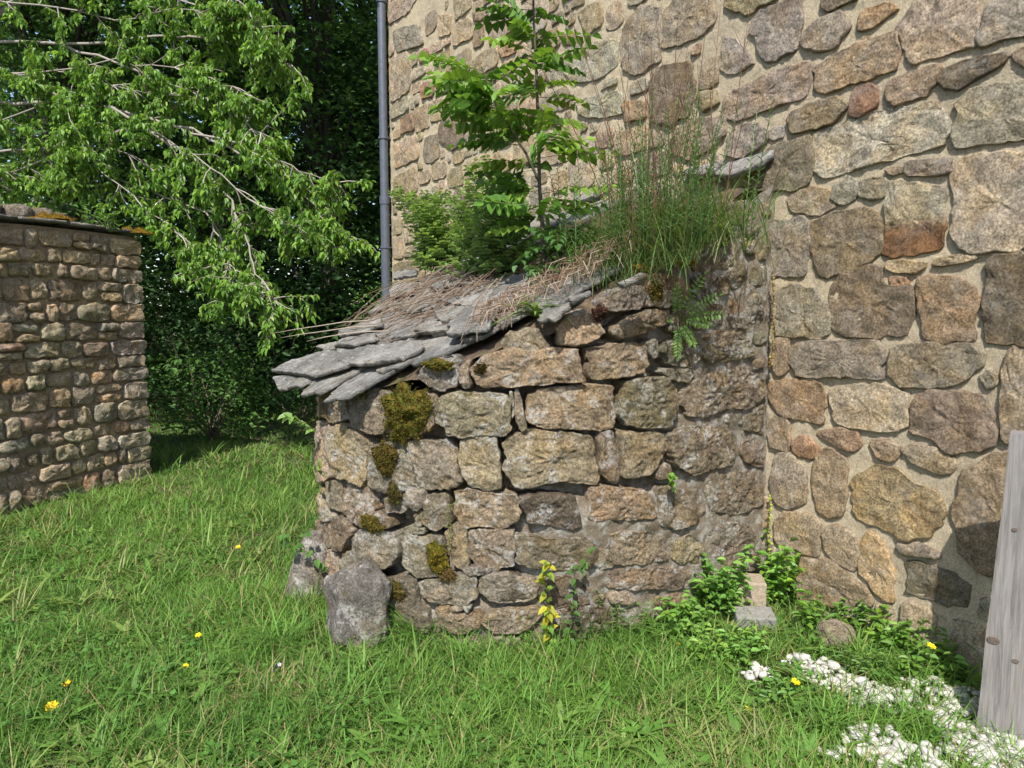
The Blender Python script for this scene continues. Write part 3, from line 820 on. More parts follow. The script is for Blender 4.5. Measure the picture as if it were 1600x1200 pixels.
# ------------------------------------------------------------------ wooden post, boulders, blocks
def wooden_post():
    b = ground(1563, 1140); o = empty('wooden_post', tuple(b), 'weathered grey wooden post standing upright at the right edge of the gravel', 'post')
    w, d, h = .158, .08, 1.16; nv = 40; V = []; prof = []
    for (x, y) in ((-1, -1), (-.5, -1.0), (0, -1.0), (.5, -1.0), (1, -1), (1, 1), (0, 1), (-1, 1)): prof.append((x * w / 2 * (.985 if abs(x) == 1 else 1), y * d / 2))
    rot = Matrix.Rotation(math.radians(-37), 3, 'Z')
    for i in range(nv + 1):
        z = -.12 + (h + .12) * i / nv
        for k, (x, y) in enumerate(prof):
            p = rot @ Vector((x + .004 * nz(z * 4, k * 5.0), y + .004 * nz(z * 5, k * 3.0, 2), 0)); V.append(tuple(p + Vector((.05 * z, 0, z + (.012 * nz(x * 30, y * 30) if i == nv else 0)))))
    m = len(prof); fc = [(i * m + k, i * m + (k + 1) % m, (i + 1) * m + (k + 1) % m, (i + 1) * m + k) for i in range(nv) for k in range(m)]
    fc += [tuple(range(m))[::-1], tuple(range(nv * m, nv * m + m))]
    me = bpy.data.meshes.new('timber'); me.from_pydata(V, [], fc); me.update()
    t = link_mesh('timber', me, M_WOOD, o, loc=b); t.location = (0, 0, 0)
    kn = plain('wood_knot', (.10, .075, .06), .9, .6, 90)
    for (x, z, r) in ((-.055, .36, .016), (.02, .30, .009), (.03, .66, .012), (.045, .93, .011), (-.03, .80, .007)):
        g = Geo(); c = rot @ Vector((x, -d / 2 - .001, 0)) + Vector((.05 * z, 0, z)) + b
        for k in range(14):
            t_ = 2 * math.pi * k / 14; g.v.append(c + rot @ Vector((math.cos(t_) * r * 1.25, -.004, math.sin(t_) * r * .8))); g.c.append((1, 1, 1))
        for k in range(14):
            t_ = 2 * math.pi * k / 14; g.v.append(c + rot @ Vector((math.cos(t_) * r * 1.5, .006, math.sin(t_) * r))); g.c.append((1, 1, 1))
        g.f.append(tuple(range(14))); g.f += [(14 + k, 14 + (k + 1) % 14, (k + 1) % 14, k) for k in range(14)]
        g.build('knot', kn, o)
wooden_post()
def lump_mesh(name, sx, sy, sz, e=.6, amp=.08, n=40, taper=0.0, sd=0.0, lean=0.0):
    V = []; fc = []; m = n // 2
    sg = lambda x, p: math.copysign(abs(x) ** p, x)
    for j in range(m + 1):
        ph = -math.pi / 2 + math.pi * j / m
        for i in range(n):
            th = 2 * math.pi * i / n
            x = sg(math.cos(ph), e) * sg(math.cos(th), e); y = sg(math.cos(ph), e) * sg(math.sin(th), e); z = sg(math.sin(ph), e)
            d = 1 + amp * (nz(x * 1.6 + sd, y * 1.6, z * 1.6) * 1.4 + .6 * nz(x * 4 + sd, y * 4, z * 4) + .25 * nz(x * 10 + sd, y * 10, z * 10))
            k = 1 - taper * (z + 1) / 2
            V.append((x * d * sx * k + lean * (z + 1) * sz, y * d * sy * k, z * d * sz))
    for j in range(m):
        for i in range(n): fc.append((j * n + i, j * n + (i + 1) % n, (j + 1) * n + (i + 1) % n, (j + 1) * n + i))
    return np_mesh(name, np.array(V), np.array(fc), smooth=True)
def lump(name, loc, color, mat, label, cat, rz=0, group=None, **k):
    o = link_mesh(name, lump_mesh(name, **k), mat, None, color, loc); o.rotation_euler.z = rz; return tag(o, label, cat, group)
b1 = ground(550, 1018); lump('boulder', (b1.x, b1.y + .14, .16), (.25, .235, .215), M_OVEN, 'upright pitted grey boulder at the front foot of the oven', 'boulder', rz=.5, sx=.155, sy=.15, sz=.20, e=.5, amp=.14, taper=.12, sd=3, n=72)
b2 = ground(466, 938); lump('boulder', (b2.x, b2.y + .12, .13), (.31, .285, .26), M_OVEN, 'pale rounded boulder leaning on the left side of the oven', 'boulder', rz=.2, sx=.135, sy=.16, sz=.225, e=.62, amp=.12, taper=.30, sd=8, n=64, lean=.20)
b3 = ground(1312, 1012); lump('rock', (b3.x, b3.y + .05, .03), (.34, .28, .2), M_HOUSE, 'small brown rock among weeds beside the white gravel', 'rock', sx=.09, sy=.07, sz=.075, e=.7, amp=.12, sd=15)
b4 = ground(1166, 975)
def block(loc, s, rz, label, tilt=0.0):
    V = np.array([(x * s[0] / 2, y * s[1] / 2, z * s[2]) for z in (0, 1) for y in (-1, 1) for x in (-1, 1)]); fc = np.array([(0, 1, 3, 2)[::-1], (4, 5, 7, 6), (0, 1, 5, 4), (3, 2, 6, 7), (1, 3, 7, 5), (2, 0, 4, 6)])
    me = np_mesh('concrete_block', V, fc); o = link_mesh('concrete_block', me, M_CONC, None, None, loc); o.rotation_euler = (tilt, 0, rz)
    md = o.modifiers.new('bevel', 'BEVEL'); md.width = .01; md.segments = 2
    return tag(o, label, 'block')
bb_ = block((b4.x + .03, b4.y + .16, -.01), (.22, .16, .2), -.15, 'brown concrete block in the corner between oven and house'); bb_.data.materials[0] = plain('brown_concrete', (.27, .215, .155), .9, .5, 60, 0, .25)
block((b4.x + .03, b4.y - .02, -.01), (.20, .13, .09), -.1, 'low grey concrete slab lying before the brown block', .12)
RUB = [(-30, 333, .11, 'longest mossy rubble stone on the outbuilding roof at the left picture edge'), (25, 331, .09, 'dark rubble stone on the outbuilding roof next to the leftmost one'), (62, 337, .085, 'pale rubble stone on the outbuilding roof beside orange moss'), (92, 343, .06, 'smallest rubble stone on the outbuilding roof, rightmost of the row')]
for i, (px, py, s, lb) in enumerate(RUB):
    p = at(px, py, 6.2 + i * .18); p.z = OHT + .16
    lump('rubble_stone', tuple(p), PAL['gmbd'[i]], M_OUT, lb, 'stone', group='rubble on the outbuilding roof', sx=s * 1.4, sy=s, sz=s * .8, e=.7, amp=.15, sd=i * 4.0, n=28)

# ------------------------------------------------------------------ moss cushions
def moss(pos, nrm, rx, ry, h, label, tone=(.13, .115, .018), group='moss cushions'):
    nrm = Vector(nrm).normalized(); x = nrm.cross(Z); x = x.normalized() if x.length > .1 else Vector((1, 0, 0)); y = nrm.cross(x)
    if y.z < 0 and abs(nrm.z) < .8: y = -y
    g = Geo(); n = 30; rings = 11; sd = random.uniform(0, 90); pos = Vector(pos)
    def pt(t, r):
        k = 1 + .45 * nz(math.cos(t) * 1.3 + sd, math.sin(t) * 1.3) + .35 * nz(math.cos(t) * 3.5 + sd, math.sin(t) * 3.5) + .2 * nz(math.cos(t) * 9 + sd, math.sin(t) * 9)
        u = math.cos(t) * r * rx * k; w = math.sin(t) * r * ry * k
        hh = h * max(0, 1 - r ** 2.4) * (.75 + .8 * nz(u * 22 + sd, w * 22) + .3 * nz(u * 70, w * 70 + sd)) - .012
        return pos + x * u + y * w + nrm * hh
    def col():
        k = random.uniform(.55, 1.55); m = random.random(); return (tone[0] * k * (.75 + .55 * m), tone[1] * k * (1.05 - .15 * m), tone[2] * k * 1.2)
    for j in range(rings + 1):
        for i in range(n):
            g.v.append(pt(2 * math.pi * i / n, 1 - j / (rings + .3))); c = col(); g.c.append((c[0] * .6, c[1] * .6, c[2] * .6))
    g.f += [(j * n + i, j * n + (i + 1) % n, (j + 1) * n + (i + 1) % n, (j + 1) * n + i) for j in range(rings) for i in range(n)]
    cnt = int(min(5000, max(260, rx * ry * 240000)))
    for _ in range(cnt):
        r = math.sqrt(random.random()) * (1.02 if random.random() < .75 else random.uniform(1, 1.5)); t = random.uniform(0, 6.283); p = pt(t, r); d = (nrm + rv(.75) + Z * .2).normalized(); L = random.uniform(.006, .014); s = d.cross(rv()).normalized() * L * .32
        b = len(g.v); g.v += [p - s, p + s, p + d * L]; c = col(); g.c += [(c[0] * .8, c[1] * .8, c[2] * .8)] * 2 + [c]; g.f.append((b, b + 1, b + 2))
    o = g.build('moss_cushion', M_MOSS); return tag(o, label, 'moss', group)
def moss_on_oven(px, py, wpx, hpx, h, label, **k):
    u, v = OV.inv(px, py); b, n = OV.base(-u); dist = (b - Vector((0, 0, 0))).length; s = dist / F
    moss(OV.P(u, v, .035), n, wpx * s / 2, hpx * s / 2, h, label, **k)
moss_on_oven(640, 645, 82, 86, .06, 'largest moss cushion bulging from the upper left oven wall')
moss_on_oven(607, 715, 46, 50, .03, 'moss patch on grey stone just below the largest cushion', tone=(.10, .08, .015))
moss_on_oven(690, 570, 50, 18, .03, 'yellow moss capping the wall stone under the slates')
moss_on_oven(572, 610, 15, 20, .02, 'tiny moss tuft on the pale grey stone under the eave')
moss_on_oven(585, 815, 52, 26, .025, 'flat moss patch on the left oven wall at mid height', tone=(.12, .10, .018))
moss_on_oven(568, 892, 28, 18, .025, 'bright moss tuft just above the upright front boulder', tone=(.17, .15, .02))
moss_on_oven(688, 868, 34, 50, .03, 'tall yellow moss patch low on the oven between grey stones', tone=(.15, .13, .015))
moss_on_oven(610, 915, 66, 30, .04, 'moss and roots right of the upright front boulder', tone=(.12, .10, .02))
moss_on_oven(620, 770, 30, 30, .022, 'dark moss among small lichened stones', tone=(.085, .075, .018))
moss_on_oven(705, 895, 26, 22, .022, 'brownish moss lump at the lower end of the tall moss patch', tone=(.14, .10, .03))
moss_on_oven(754, 575, 20, 18, .02, 'dark moss spot on the long top stone', tone=(.075, .06, .015))
moss_on_oven(1062, 408, 46, 20, .035, 'yellow moss pad on the wall top under the grass clump', tone=(.20, .15, .015))
moss_on_oven(1020, 455, 30, 26, .02, 'moss on the ochre stone near the wall top', tone=(.12, .10, .02))
moss_on_oven(1122, 365, 38, 30, .05, 'round moss ball highest on the oven by the house', tone=(.11, .10, .02))
moss_on_oven(934, 490, 22, 26, .03, 'red brown moss lump between top stones', tone=(.07, .035, .022))
moss_on_oven(1000, 420, 40, 12, .02, 'low golden moss strip on the wall top', tone=(.19, .13, .02))
for px, py, w, lb in ((80, 340, .16, 'orange moss on the outbuilding roof beside the rubble'), (208, 383, .14, 'yellow moss at the corner end of the outbuilding eave')):
    p = at(px, py, 6.35 if px < 100 else 6.98); p.z = OHT + (.11 if px < 100 else .06)
    moss(p, (0, 0, 1), w, .09, .05, lb, tone=(.2, .13, .015))

# ------------------------------------------------------------------ dry stems lying on the roof
def straw():
    g = Geo()
    def P(px, py, h): u, v = RF.inv(400 + px / 3.2, 380 + py / 3.2); return RF.P(u, v, h)
    for i in range(140):
        k = random.random(); s0 = (random.uniform(1000, 1290), 0); f = random.random()
        a = (1040 + 240 * f + random.uniform(-30, 30), 150 + 100 * f + random.uniform(-18, 18)); e = (390 + 230 * f + random.gauss(0, 40), 480 + 60 * f + random.gauss(0, 16))
        t0 = random.uniform(0, .45) if random.random() < .6 else 0; t1 = random.uniform(.45, 1.03)
        if t1 < t0 + .2: t1 = t0 + .3
        h = random.uniform(.05, .10); bow = random.gauss(0, 45); pts = []
        if i % 4 == 0: a = (a[0] + random.gauss(-60, 90), a[1] + random.gauss(30, 40)); e = (a[0] - random.uniform(60, 260), a[1] + random.uniform(-60, 160))
        for j in range(6):
            t = t0 + (t1 - t0) * j / 5; bb = 4 * t * (1 - t)
            pts.append(P(a[0] + (e[0] - a[0]) * t + bow * bb * .4 + random.gauss(0, 4), a[1] + (e[1] - a[1]) * t + bow * bb + random.gauss(0, 3), h + .03 * math.sin(j * 1.3 + i) - .03 * t))
        c = random.choice(((.22, .165, .12), (.17, .12, .09), (.29, .235, .18), (.13, .085, .06))); r = random.uniform(.0015, .0032)
        g.tube(pts, [r] * 5 + [r * .5], c, 4)
    for (x0, y0, x1, y1, x2, y2) in ((600, 440, 350, 490, 115, 520), (640, 470, 380, 520, 165, 545), (700, 500, 480, 540, 300, 570)):
        pts = [P(x0, y0, .08), P((x0 + x1) / 2, (y0 + y1) / 2 - 6, .10), P(x1, y1, .12), P((x1 + x2) / 2, (y1 + y2) / 2 + 5, .13), P(x2, y2, .12)]; g.tube(pts, [.004, .004, .0035, .003, .001], (.36, .30, .24), 5)
    for i in range(420):                                   # litter under the grass clump and along the wall top
        px = random.uniform(1150, 1990); t = (px - 1150) / 840; py = 500 - 480 * t * .93 + random.gauss(0, 24) - 30; L = random.uniform(40, 150); dx = -L * random.uniform(.7, 1); dy = L * random.uniform(.2, .7); h = random.uniform(.03, .10)
        if i % 3 == 0: dx, dy = random.uniform(-50, 50), random.uniform(-40, 40)
        pts = [P(px, py, h + .04), P(px + dx * .5, py + dy * .5 - 5, h + .05), P(px + dx, py + dy, h)]; g.tube(pts, [.0022, .002, .001], random.choice(((.27, .2, .14), (.2, .13, .09), (.33, .27, .2), (.15, .09, .06))), 4)
    o = g.build('dry_stems', M_STRAW); tag(o, 'bundle of dry brown plant stems fallen across the oven slates', 'dead stems', kind='stuff')
straw()

# ------------------------------------------------------------------ plants
def pinnate(g, base, d, L, pairs, ll, lw, col, up=Vector((0, 0, 1)), droop=.5, stem=(.10, .13, .04)):
    d = Vector(d).normalized(); pts = [Vector(base)]; cur = d.copy(); n = 7
    for i in range(n):
        cur = (cur + Vector((0, 0, -droop / n))).normalized(); pts.append(pts[-1] + cur * L / n)
    g.tube(pts, [.0022 * (1 - i / (n + 2)) for i in range(n + 1)], stem, 3)
    for i in range(pairs + 1):
        t = .28 + .72 * i / pairs; f = t * n; k = min(n - 1, int(f)); p = pts[k].lerp(pts[k + 1], f - k); ax = (pts[k + 1] - pts[k]).normalized()
        side = ax.cross(up); side = side.normalized() if side.length > .05 else Vector((1, 0, 0)); s = ll * (1 - .35 * abs(t - .6) * 2) * random.uniform(.85, 1.1)
        if i == pairs: g.leaf(p, ax, up, s, lw, col, .25)
        else:
            for sg in (1, -1): g.leaf(p, ax * .55 + side * sg + Vector((0, 0, -.12)) + rv(.12), up + rv(.2), s, lw * random.uniform(.85, 1.15), col, .25)
def roofpt(px, py): u, v = RF.inv(px, py); return RF.P(u, v, .0)
def sapling():
    b = roofpt(852, 438); Y = b.y; o = empty('ash_sapling', tuple(b), 'young ash sapling with feathery leaves growing out of the oven roof', 'sapling')
    g = Geo(); L = Geo()
    main = [b - Z * .05] + [at(x, y, Y) for x, y in ((848, 360), (843, 290), (841, 200), (838, 110), (834, 30), (832, -60), (834, -150))]
    g.tube(main, [.013, .012, .0105, .009, .008, .0065, .005, .003], (.085, .075, .055), 7)
    br = [at(843, 285, Y), at(822, 240, Y - .03), at(790, 190, Y - .07), at(768, 150, Y - .10), at(752, 105, Y - .12)]
    g.tube(br, [.008, .007, .006, .005, .003], (.075, .065, .05), 6)
    g.build('trunk', M_TWIG, o, True)
    cols = ((.14, .25, .04), (.10, .21, .035), (.18, .29, .045), (.075, .155, .03))
    def on(path, t): f = t * (len(path) - 1); k = min(len(path) - 2, int(f)); return path[k].lerp(path[k + 1], f - k)
    view = Vector((0, -1, 0))
    for i in range(84):
        t = .14 + .86 * (i / 84) + random.uniform(-.01, .01); p = on(main, t); a = random.choice((math.pi + random.gauss(0, .75), random.gauss(0, .75), random.uniform(0, 6.28)))
        if .45 < t < .56 and random.random() < .45: continue
        d = Vector((math.cos(a), math.sin(a) * .9, random.uniform(-.1, .5))); s = random.uniform(.20, .34) * (1.15 if t < .5 else .95)
        pinnate(L, p, d, s, 5, .082, .05, random.choice(cols), Z + rv(.75), droop=random.uniform(.15, .55))
    for i in range(40):
        t = .3 + .7 * (i / 40); p = on(br, min(1, t)); a = math.pi + random.gauss(0, 1.0)
        if i % 5 == 0: a = random.uniform(0, 6.28)
        pinnate(L, p, Vector((math.cos(a), math.sin(a), random.uniform(.0, .45))), random.uniform(.22, .38), 5, .082, .05, random.choice(cols[:3]), Z + rv(.75), droop=random.uniform(.1, .5))
    for i in range(46):                                     # low leafy suckers round the foot
        p = b + Vector((random.uniform(-.1, .32), random.uniform(-.15, .12), random.uniform(.02, .32))); a = random.uniform(0, 6.28)
        pinnate(L, p, Vector((math.cos(a), math.sin(a), random.uniform(-.1, .4))), random.uniform(.18, .28), 4, .06, .036, (.055, .125, .03), droop=.8)
    L.build('foliage', M_LEAF, o)
sapling()
def mugwort(px, py, n, hmin, hmax, spread, label, col=(.18, .28, .095), lobed=True):
    b = roofpt(px, py); o = empty('mugwort_bush', tuple(b), label, 'bush', 'bushy weeds on the oven roof'); g = Geo(); L = Geo()
    for i in range(n):
        s = b + A * random.uniform(-spread, spread) + N * random.uniform(-.14, .14); s.z = b.z - .05 + (s - b).dot(N) * -SLOPE; h = random.uniform(hmin, hmax); lean = Vector((random.gauss(-.05, .22), random.gauss(-.05, .2), 0)); pts = [s + lean * h * (k / 6) ** 1.5 + Z * h * k / 6 for k in range(7)]
        g.tube(pts, [.004 - .0005 * k for k in range(7)], (.11, .10, .05), 4)
        m = int(h * 46)
        for j in range(m):
            t = .12 + .88 * j / m; f = t * 6; k = min(5, int(f)); p = pts[k].lerp(pts[k + 1], f - k); a = j * 2.4 + i; d = Vector((math.cos(a), math.sin(a), .75 + t * .9))
            pinnate(L, p, d, .13 * (1.3 - .6 * t) * random.uniform(.7, 1.2), 3, .07 * (1.25 - .5 * t), .028 + .010 * (1 - t), col if random.random() < .75 else (col[0] * 1.25, col[1] * 1.2, col[2]), droop=.5)
    g.build('stems', M_TWIG, o); L.build('foliage', M_LEAF, o)
mugwort(690, 425, 13, .42, .78, .22, 'bushy green mugwort by the drainpipe on the oven roof')
mugwort(775, 428, 9, .35, .72, .20, 'looser pale mugwort between the ash sapling and the first bush', (.17, .27, .10))
def grass_clump():
    b = roofpt(1015, 392); o = empty('grass_clump', tuple(b), 'tall grass clump with dead brown stalks on top of the oven', 'grass'); g = Geo(); s = Geo(); st = Geo()
    for i in range(2000):
        p = b + A * random.gauss(0, .26) + N * random.gauss(.0, .14); p.z = b.z - (p - b).dot(N) * SLOPE - .02; a = random.uniform(0, 6.28); d = Vector((math.cos(a) * .5, math.sin(a) * .5, random.uniform(1.0, 2.2)))
        g.blade(p, d, random.uniform(.16, .46), random.uniform(.003, .0055), random.uniform(.3, 1.5), random.choice(((.075, .14, .035), (.11, .19, .05), (.055, .105, .028), (.17, .18, .08))), 5)
    for i in range(50):
        p = b + A * random.gauss(.0, .17) + N * random.gauss(0, .08); h = random.uniform(.5, 1.2); l = Vector((random.gauss(0, .16), random.gauss(0, .1), 0)); c = random.choice(((.10, .055, .035), (.14, .085, .055), (.075, .045, .03)))
        pts = [p + l * h * (k / 5) ** 1.4 + Z * (h * k / 5) for k in range(6)]; s.tube(pts, [.0026, .0024, .0022, .002, .0016, .001], c, 4)
        for j in range(random.randint(1, 4)):
            q = pts[random.choice((3, 4, 4, 5))]; dd = Vector((random.uniform(-.5, .5), random.uniform(-.5, .5), 1)) * random.uniform(.06, .18); s.tube([q, q + dd], [.0014, .0007], c, 3)
    for i in range(60):
        p = b + A * random.gauss(-.06, .26) + N * random.gauss(.05, .1); h = random.uniform(.4, .72); l = Vector((random.gauss(.05, .12), random.gauss(0, .1), 0)); pts = [p + l * h * (k / 5) ** 1.4 + Z * (h * k / 5) for k in range(6)]
        st.tube(pts, [.0025, .0024, .0022, .002, .0016, .001], (.10, .17, .05), 3)
        for j in range(46):
            t = .1 + .9 * j / 46; f = t * 5; k = min(4, int(f)); q = pts[k].lerp(pts[k + 1], f - k); a = j * 2.4; st.leaf(q, Vector((math.cos(a), math.sin(a), .9)), Z, .04 * (1.2 - .7 * t), .006, (.11, .20, .06), .2)
    g.build('blades', M_GRASS, o); s.build('dead_stalks', M_TWIG, o); st.build('green_stems', M_LEAF, o)
grass_clump()
def side_tuft(px, py, n, h, label, cols):
    b = roofpt(px, py); g = Geo()
    for i in range(n):
        a = random.uniform(0, 6.28); g.blade(b + A * random.gauss(0, .07) + N * random.gauss(0, .05) - Z * .03, Vector((math.cos(a) * .6, math.sin(a) * .6, 1.1)), h * random.uniform(.5, 1.1), random.uniform(.004, .008), random.uniform(.5, 1.9), random.choice(cols), 5)
    tag(g.build('grass_tuft', M_GRASS), label, 'grass')
side_tuft(1090, 350, 170, .34, 'pale grass tuft at the high end of the oven roof beside the house', ((.16, .26, .06), (.12, .2, .05), (.24, .24, .1)))
side_tuft(960, 400, 150, .28, 'dark grass tuft between the sapling and the tall clump', ((.07, .13, .03), (.10, .17, .04)))
def rosette(pos, n, lmin, lmax, w, label, cat='weed', name='weed_rosette', col=(.12, .23, .04), up=1.0, group=None, facing=None, toothed=True, jag=.0):
    pos = Vector(pos); g = Geo()
    for i in range(n):
        a = 6.283 * i / n + random.uniform(-.3, .3); d = Vector((math.cos(a), math.sin(a), random.uniform(.3, 1.0) * up)); 
        if facing: d = d + Vector(facing)
        Lr = random.uniform(lmin, lmax)
        g.blade(pos + rv(.01), d, Lr, w * random.uniform(.8, 1.2), random.uniform(.6, 1.3), col, 6)
        if toothed:
            d.normalize(); h = Vector((d.x, d.y, 0)).normalized(); sd = Vector((-h.y, h.x, 0))
            for k in range(5):
                t = .25 + .13 * k; q = pos + d * Lr * t - Z * (.35 * Lr * t * t)
                for sg in (1, -1): g.leaf(q, sd * sg - h * .3, Z, w * .9, w * .5, col, .1)
    return tag(g.build(name, M_LEAF), label, cat, group)
rosette(roofpt(838, 492), 30, .14, .30, .02, 'pale green thistle rosette at the edge of the oven slates', col=(.17, .28, .08), up=1.2)
def sprig(pos, pts_px, n, size, label, col, name='leafy_sprig', cat='plant', out=(0, -1, .2), wid=.7, group='small plants on the oven wall', wire=(.14, .13, .05)):
    """a little stem with leaves along a path given in offsets (metres)"""
    g = Geo(); pos = Vector(pos); pts = [pos + Vector(p) for p in pts_px]
    g.tube(pts, [.002] * (len(pts) - 1) + [.001], wire, 4)
    for i in range(n):
        t = (i + .5) / n; f = t * (len(pts) - 1); k = min(len(pts) - 2, int(f)); q = pts[k].lerp(pts[k + 1], f - k); d = Vector(out) + rv(.9); g.leaf(q, d, Vector((0, -.6, 1)), size * random.uniform(.7, 1.2), size * wid, col if not isinstance(col, list) else random.choice(col), .3)
    return tag(g.build(name, M_LEAF), label, cat, group)
def wallpt(px, py, h=.05): u, v = OV.inv(px, py); return OV.P(u, v, h)
def fern(px, py, label):
    g = Geo(); p = wallpt(px, py, .0)
    for a, l in ((.3, .22), (1.25, .28), (1.75, .2), (2.9, .16), (4.6, .2), (5.3, .15), (.0, .16), (.75, .24)):
        pinnate(g, p, Vector((math.cos(a), -.55, math.sin(a))), l, 9, .035, .014, (.17, .27, .08), Vector((0, -1, .3)), .25)
    tag(g.build('wall_fern', M_LEAF), label, 'fern', 'small plants on the oven wall')
fern(1060, 500, 'feathery green weed sprouting from the upper right oven wall')
sprig(wallpt(1038, 752), [(0, 0, -.03), (0, -.02, .02), (-.02, -.03, .06)], 13, .04, 'bright small leaves in a mid-height oven joint', (.16, .30, .05))
sprig(wallpt(520, 735), [(0, 0, -.03), (-.02, -.03, .02), (-.0, -.03, .06)], 9, .035, 'yellow-green leaves on the left edge of the oven', (.22, .32, .06))
sprig(wallpt(505, 660), [(.02, 0, -.06), (-.03, -.03, .0), (-.10, -.05, .03), (-.13, -.05, .05)], 12, .055, 'pale leafy twig reaching out under the slate eave', (.20, .32, .09), out=(-.6, -.4, .2))
sprig(wallpt(515, 860), [(.03, 0, -.1), (-.03, -.05, .0), (-.10, -.07, .05), (-.2, -.08, .12), (-.02, -.06, .1)], 14, .05, 'dark round leaves above the pale boulder', (.10, .20, .05), out=(-.3, -.6, .1), wid=.75)
yb = wallpt(855, 990, .06); yb.z = 0
sprig(yb, [(0, 0, 0), (.0, -.02, .12), (-.01, -.03, .25), (-.02, -.04, .38), (.0, -.05, .47)], 40, .06, 'yellowing nettle shoot standing against the oven foot', [(.50, .46, .05), (.22, .32, .06), (.40, .40, .06), (.14, .26, .05)], 'nettle', 'nettle', wid=.5, group=None)
sprig(yb + Vector((.09, .03, 0)), [(0, 0, 0), (.02, -.02, .2), (.03, -.03, .4), (.1, -.03, .5)], 22, .05, 'green nettle shoot just right of the yellowing one', (.10, .19, .05), 'nettle', 'nettle', wid=.5)
sprig(wallpt(700, 790, .04), [(.02, 0, -.2), (.03, -.03, -.1), (.02, -.03, .0), (.08, -.02, .06)], 26, .03, 'thin wispy grass hanging on the lower oven wall', (.2, .25, .08), 'grass_wisp', 'grass', wid=.15)
sprig(HS.P(.05, 1.35, .07) if False else wallpt(1192, 500, .05), [(0, 0, .25), (.01, -.01, .12), (0, -.02, 0), (.01, -.02, -.15), (0, -.02, -.26)], 60, .018, 'yellowed creeper hanging in the seam between oven and house', [(.30, .22, .05), (.34, .28, .08), (.2, .13, .06)], 'creeper', 'creeper', wid=.8, group=None)
sprig(wallpt(1200, 800, .06), [(0, 0, .12), (.01, -.01, .05), (0, -.02, -.05), (.01, -.02, -.16), (0, -.02, -.22)], 30, .018, 'small yellow-green creeper low in the seam by the house', (.34, .38, .06), 'creeper', 'creeper', wid=.9, group=None)

# ------------------------------------------------------------------ lawn
def dens_mask(x, y):
    """False where nothing grows: house, oven, outbuilding"""
    rx, ry = x - J.x, y - J.y; a = rx * A.x + ry * A.y; n = rx * N.x + ry * N.y
    inside = (n < .03) | ((n < NC) & (a > -.03) & (a < 2 * R + .03)) | ((a - R) ** 2 + (n - NC) ** 2 < (R + .02) ** 2)
    ox, oy = x - OB.x, y - OB.y; ou = ox * OD.x + oy * OD.y; on = ox * ON.x + oy * ON.y
    return ~(inside & (a < 5.3)) & ~((on < .03) & (ou < OUT_L + .02))
GRAVEL = [(ground(px, py), r) for px, py, r in ((1185, 1052, .06), (1262, 1038, .10), (1300, 1056, .11), (1345, 1078, .10), (1385, 1092, .08), (1480, 1095, .17), (1530, 1095, .12), (1545, 1165, .15), (1370, 1160, .10), (1420, 1190, .12), (1600, 1170, .16), (1500, 1200, .12), (1300, 1180, .05))]
def gravel_d(x, y):
    d = np.full(x.shape, 9.0)
    for c, r in GRAVEL: d = np.minimum(d, np.hypot(x - c.x, y - c.y) - r)
    return d
def gh(x, y): return np.array([ground_h(a, b) for a, b in zip(x, y)])
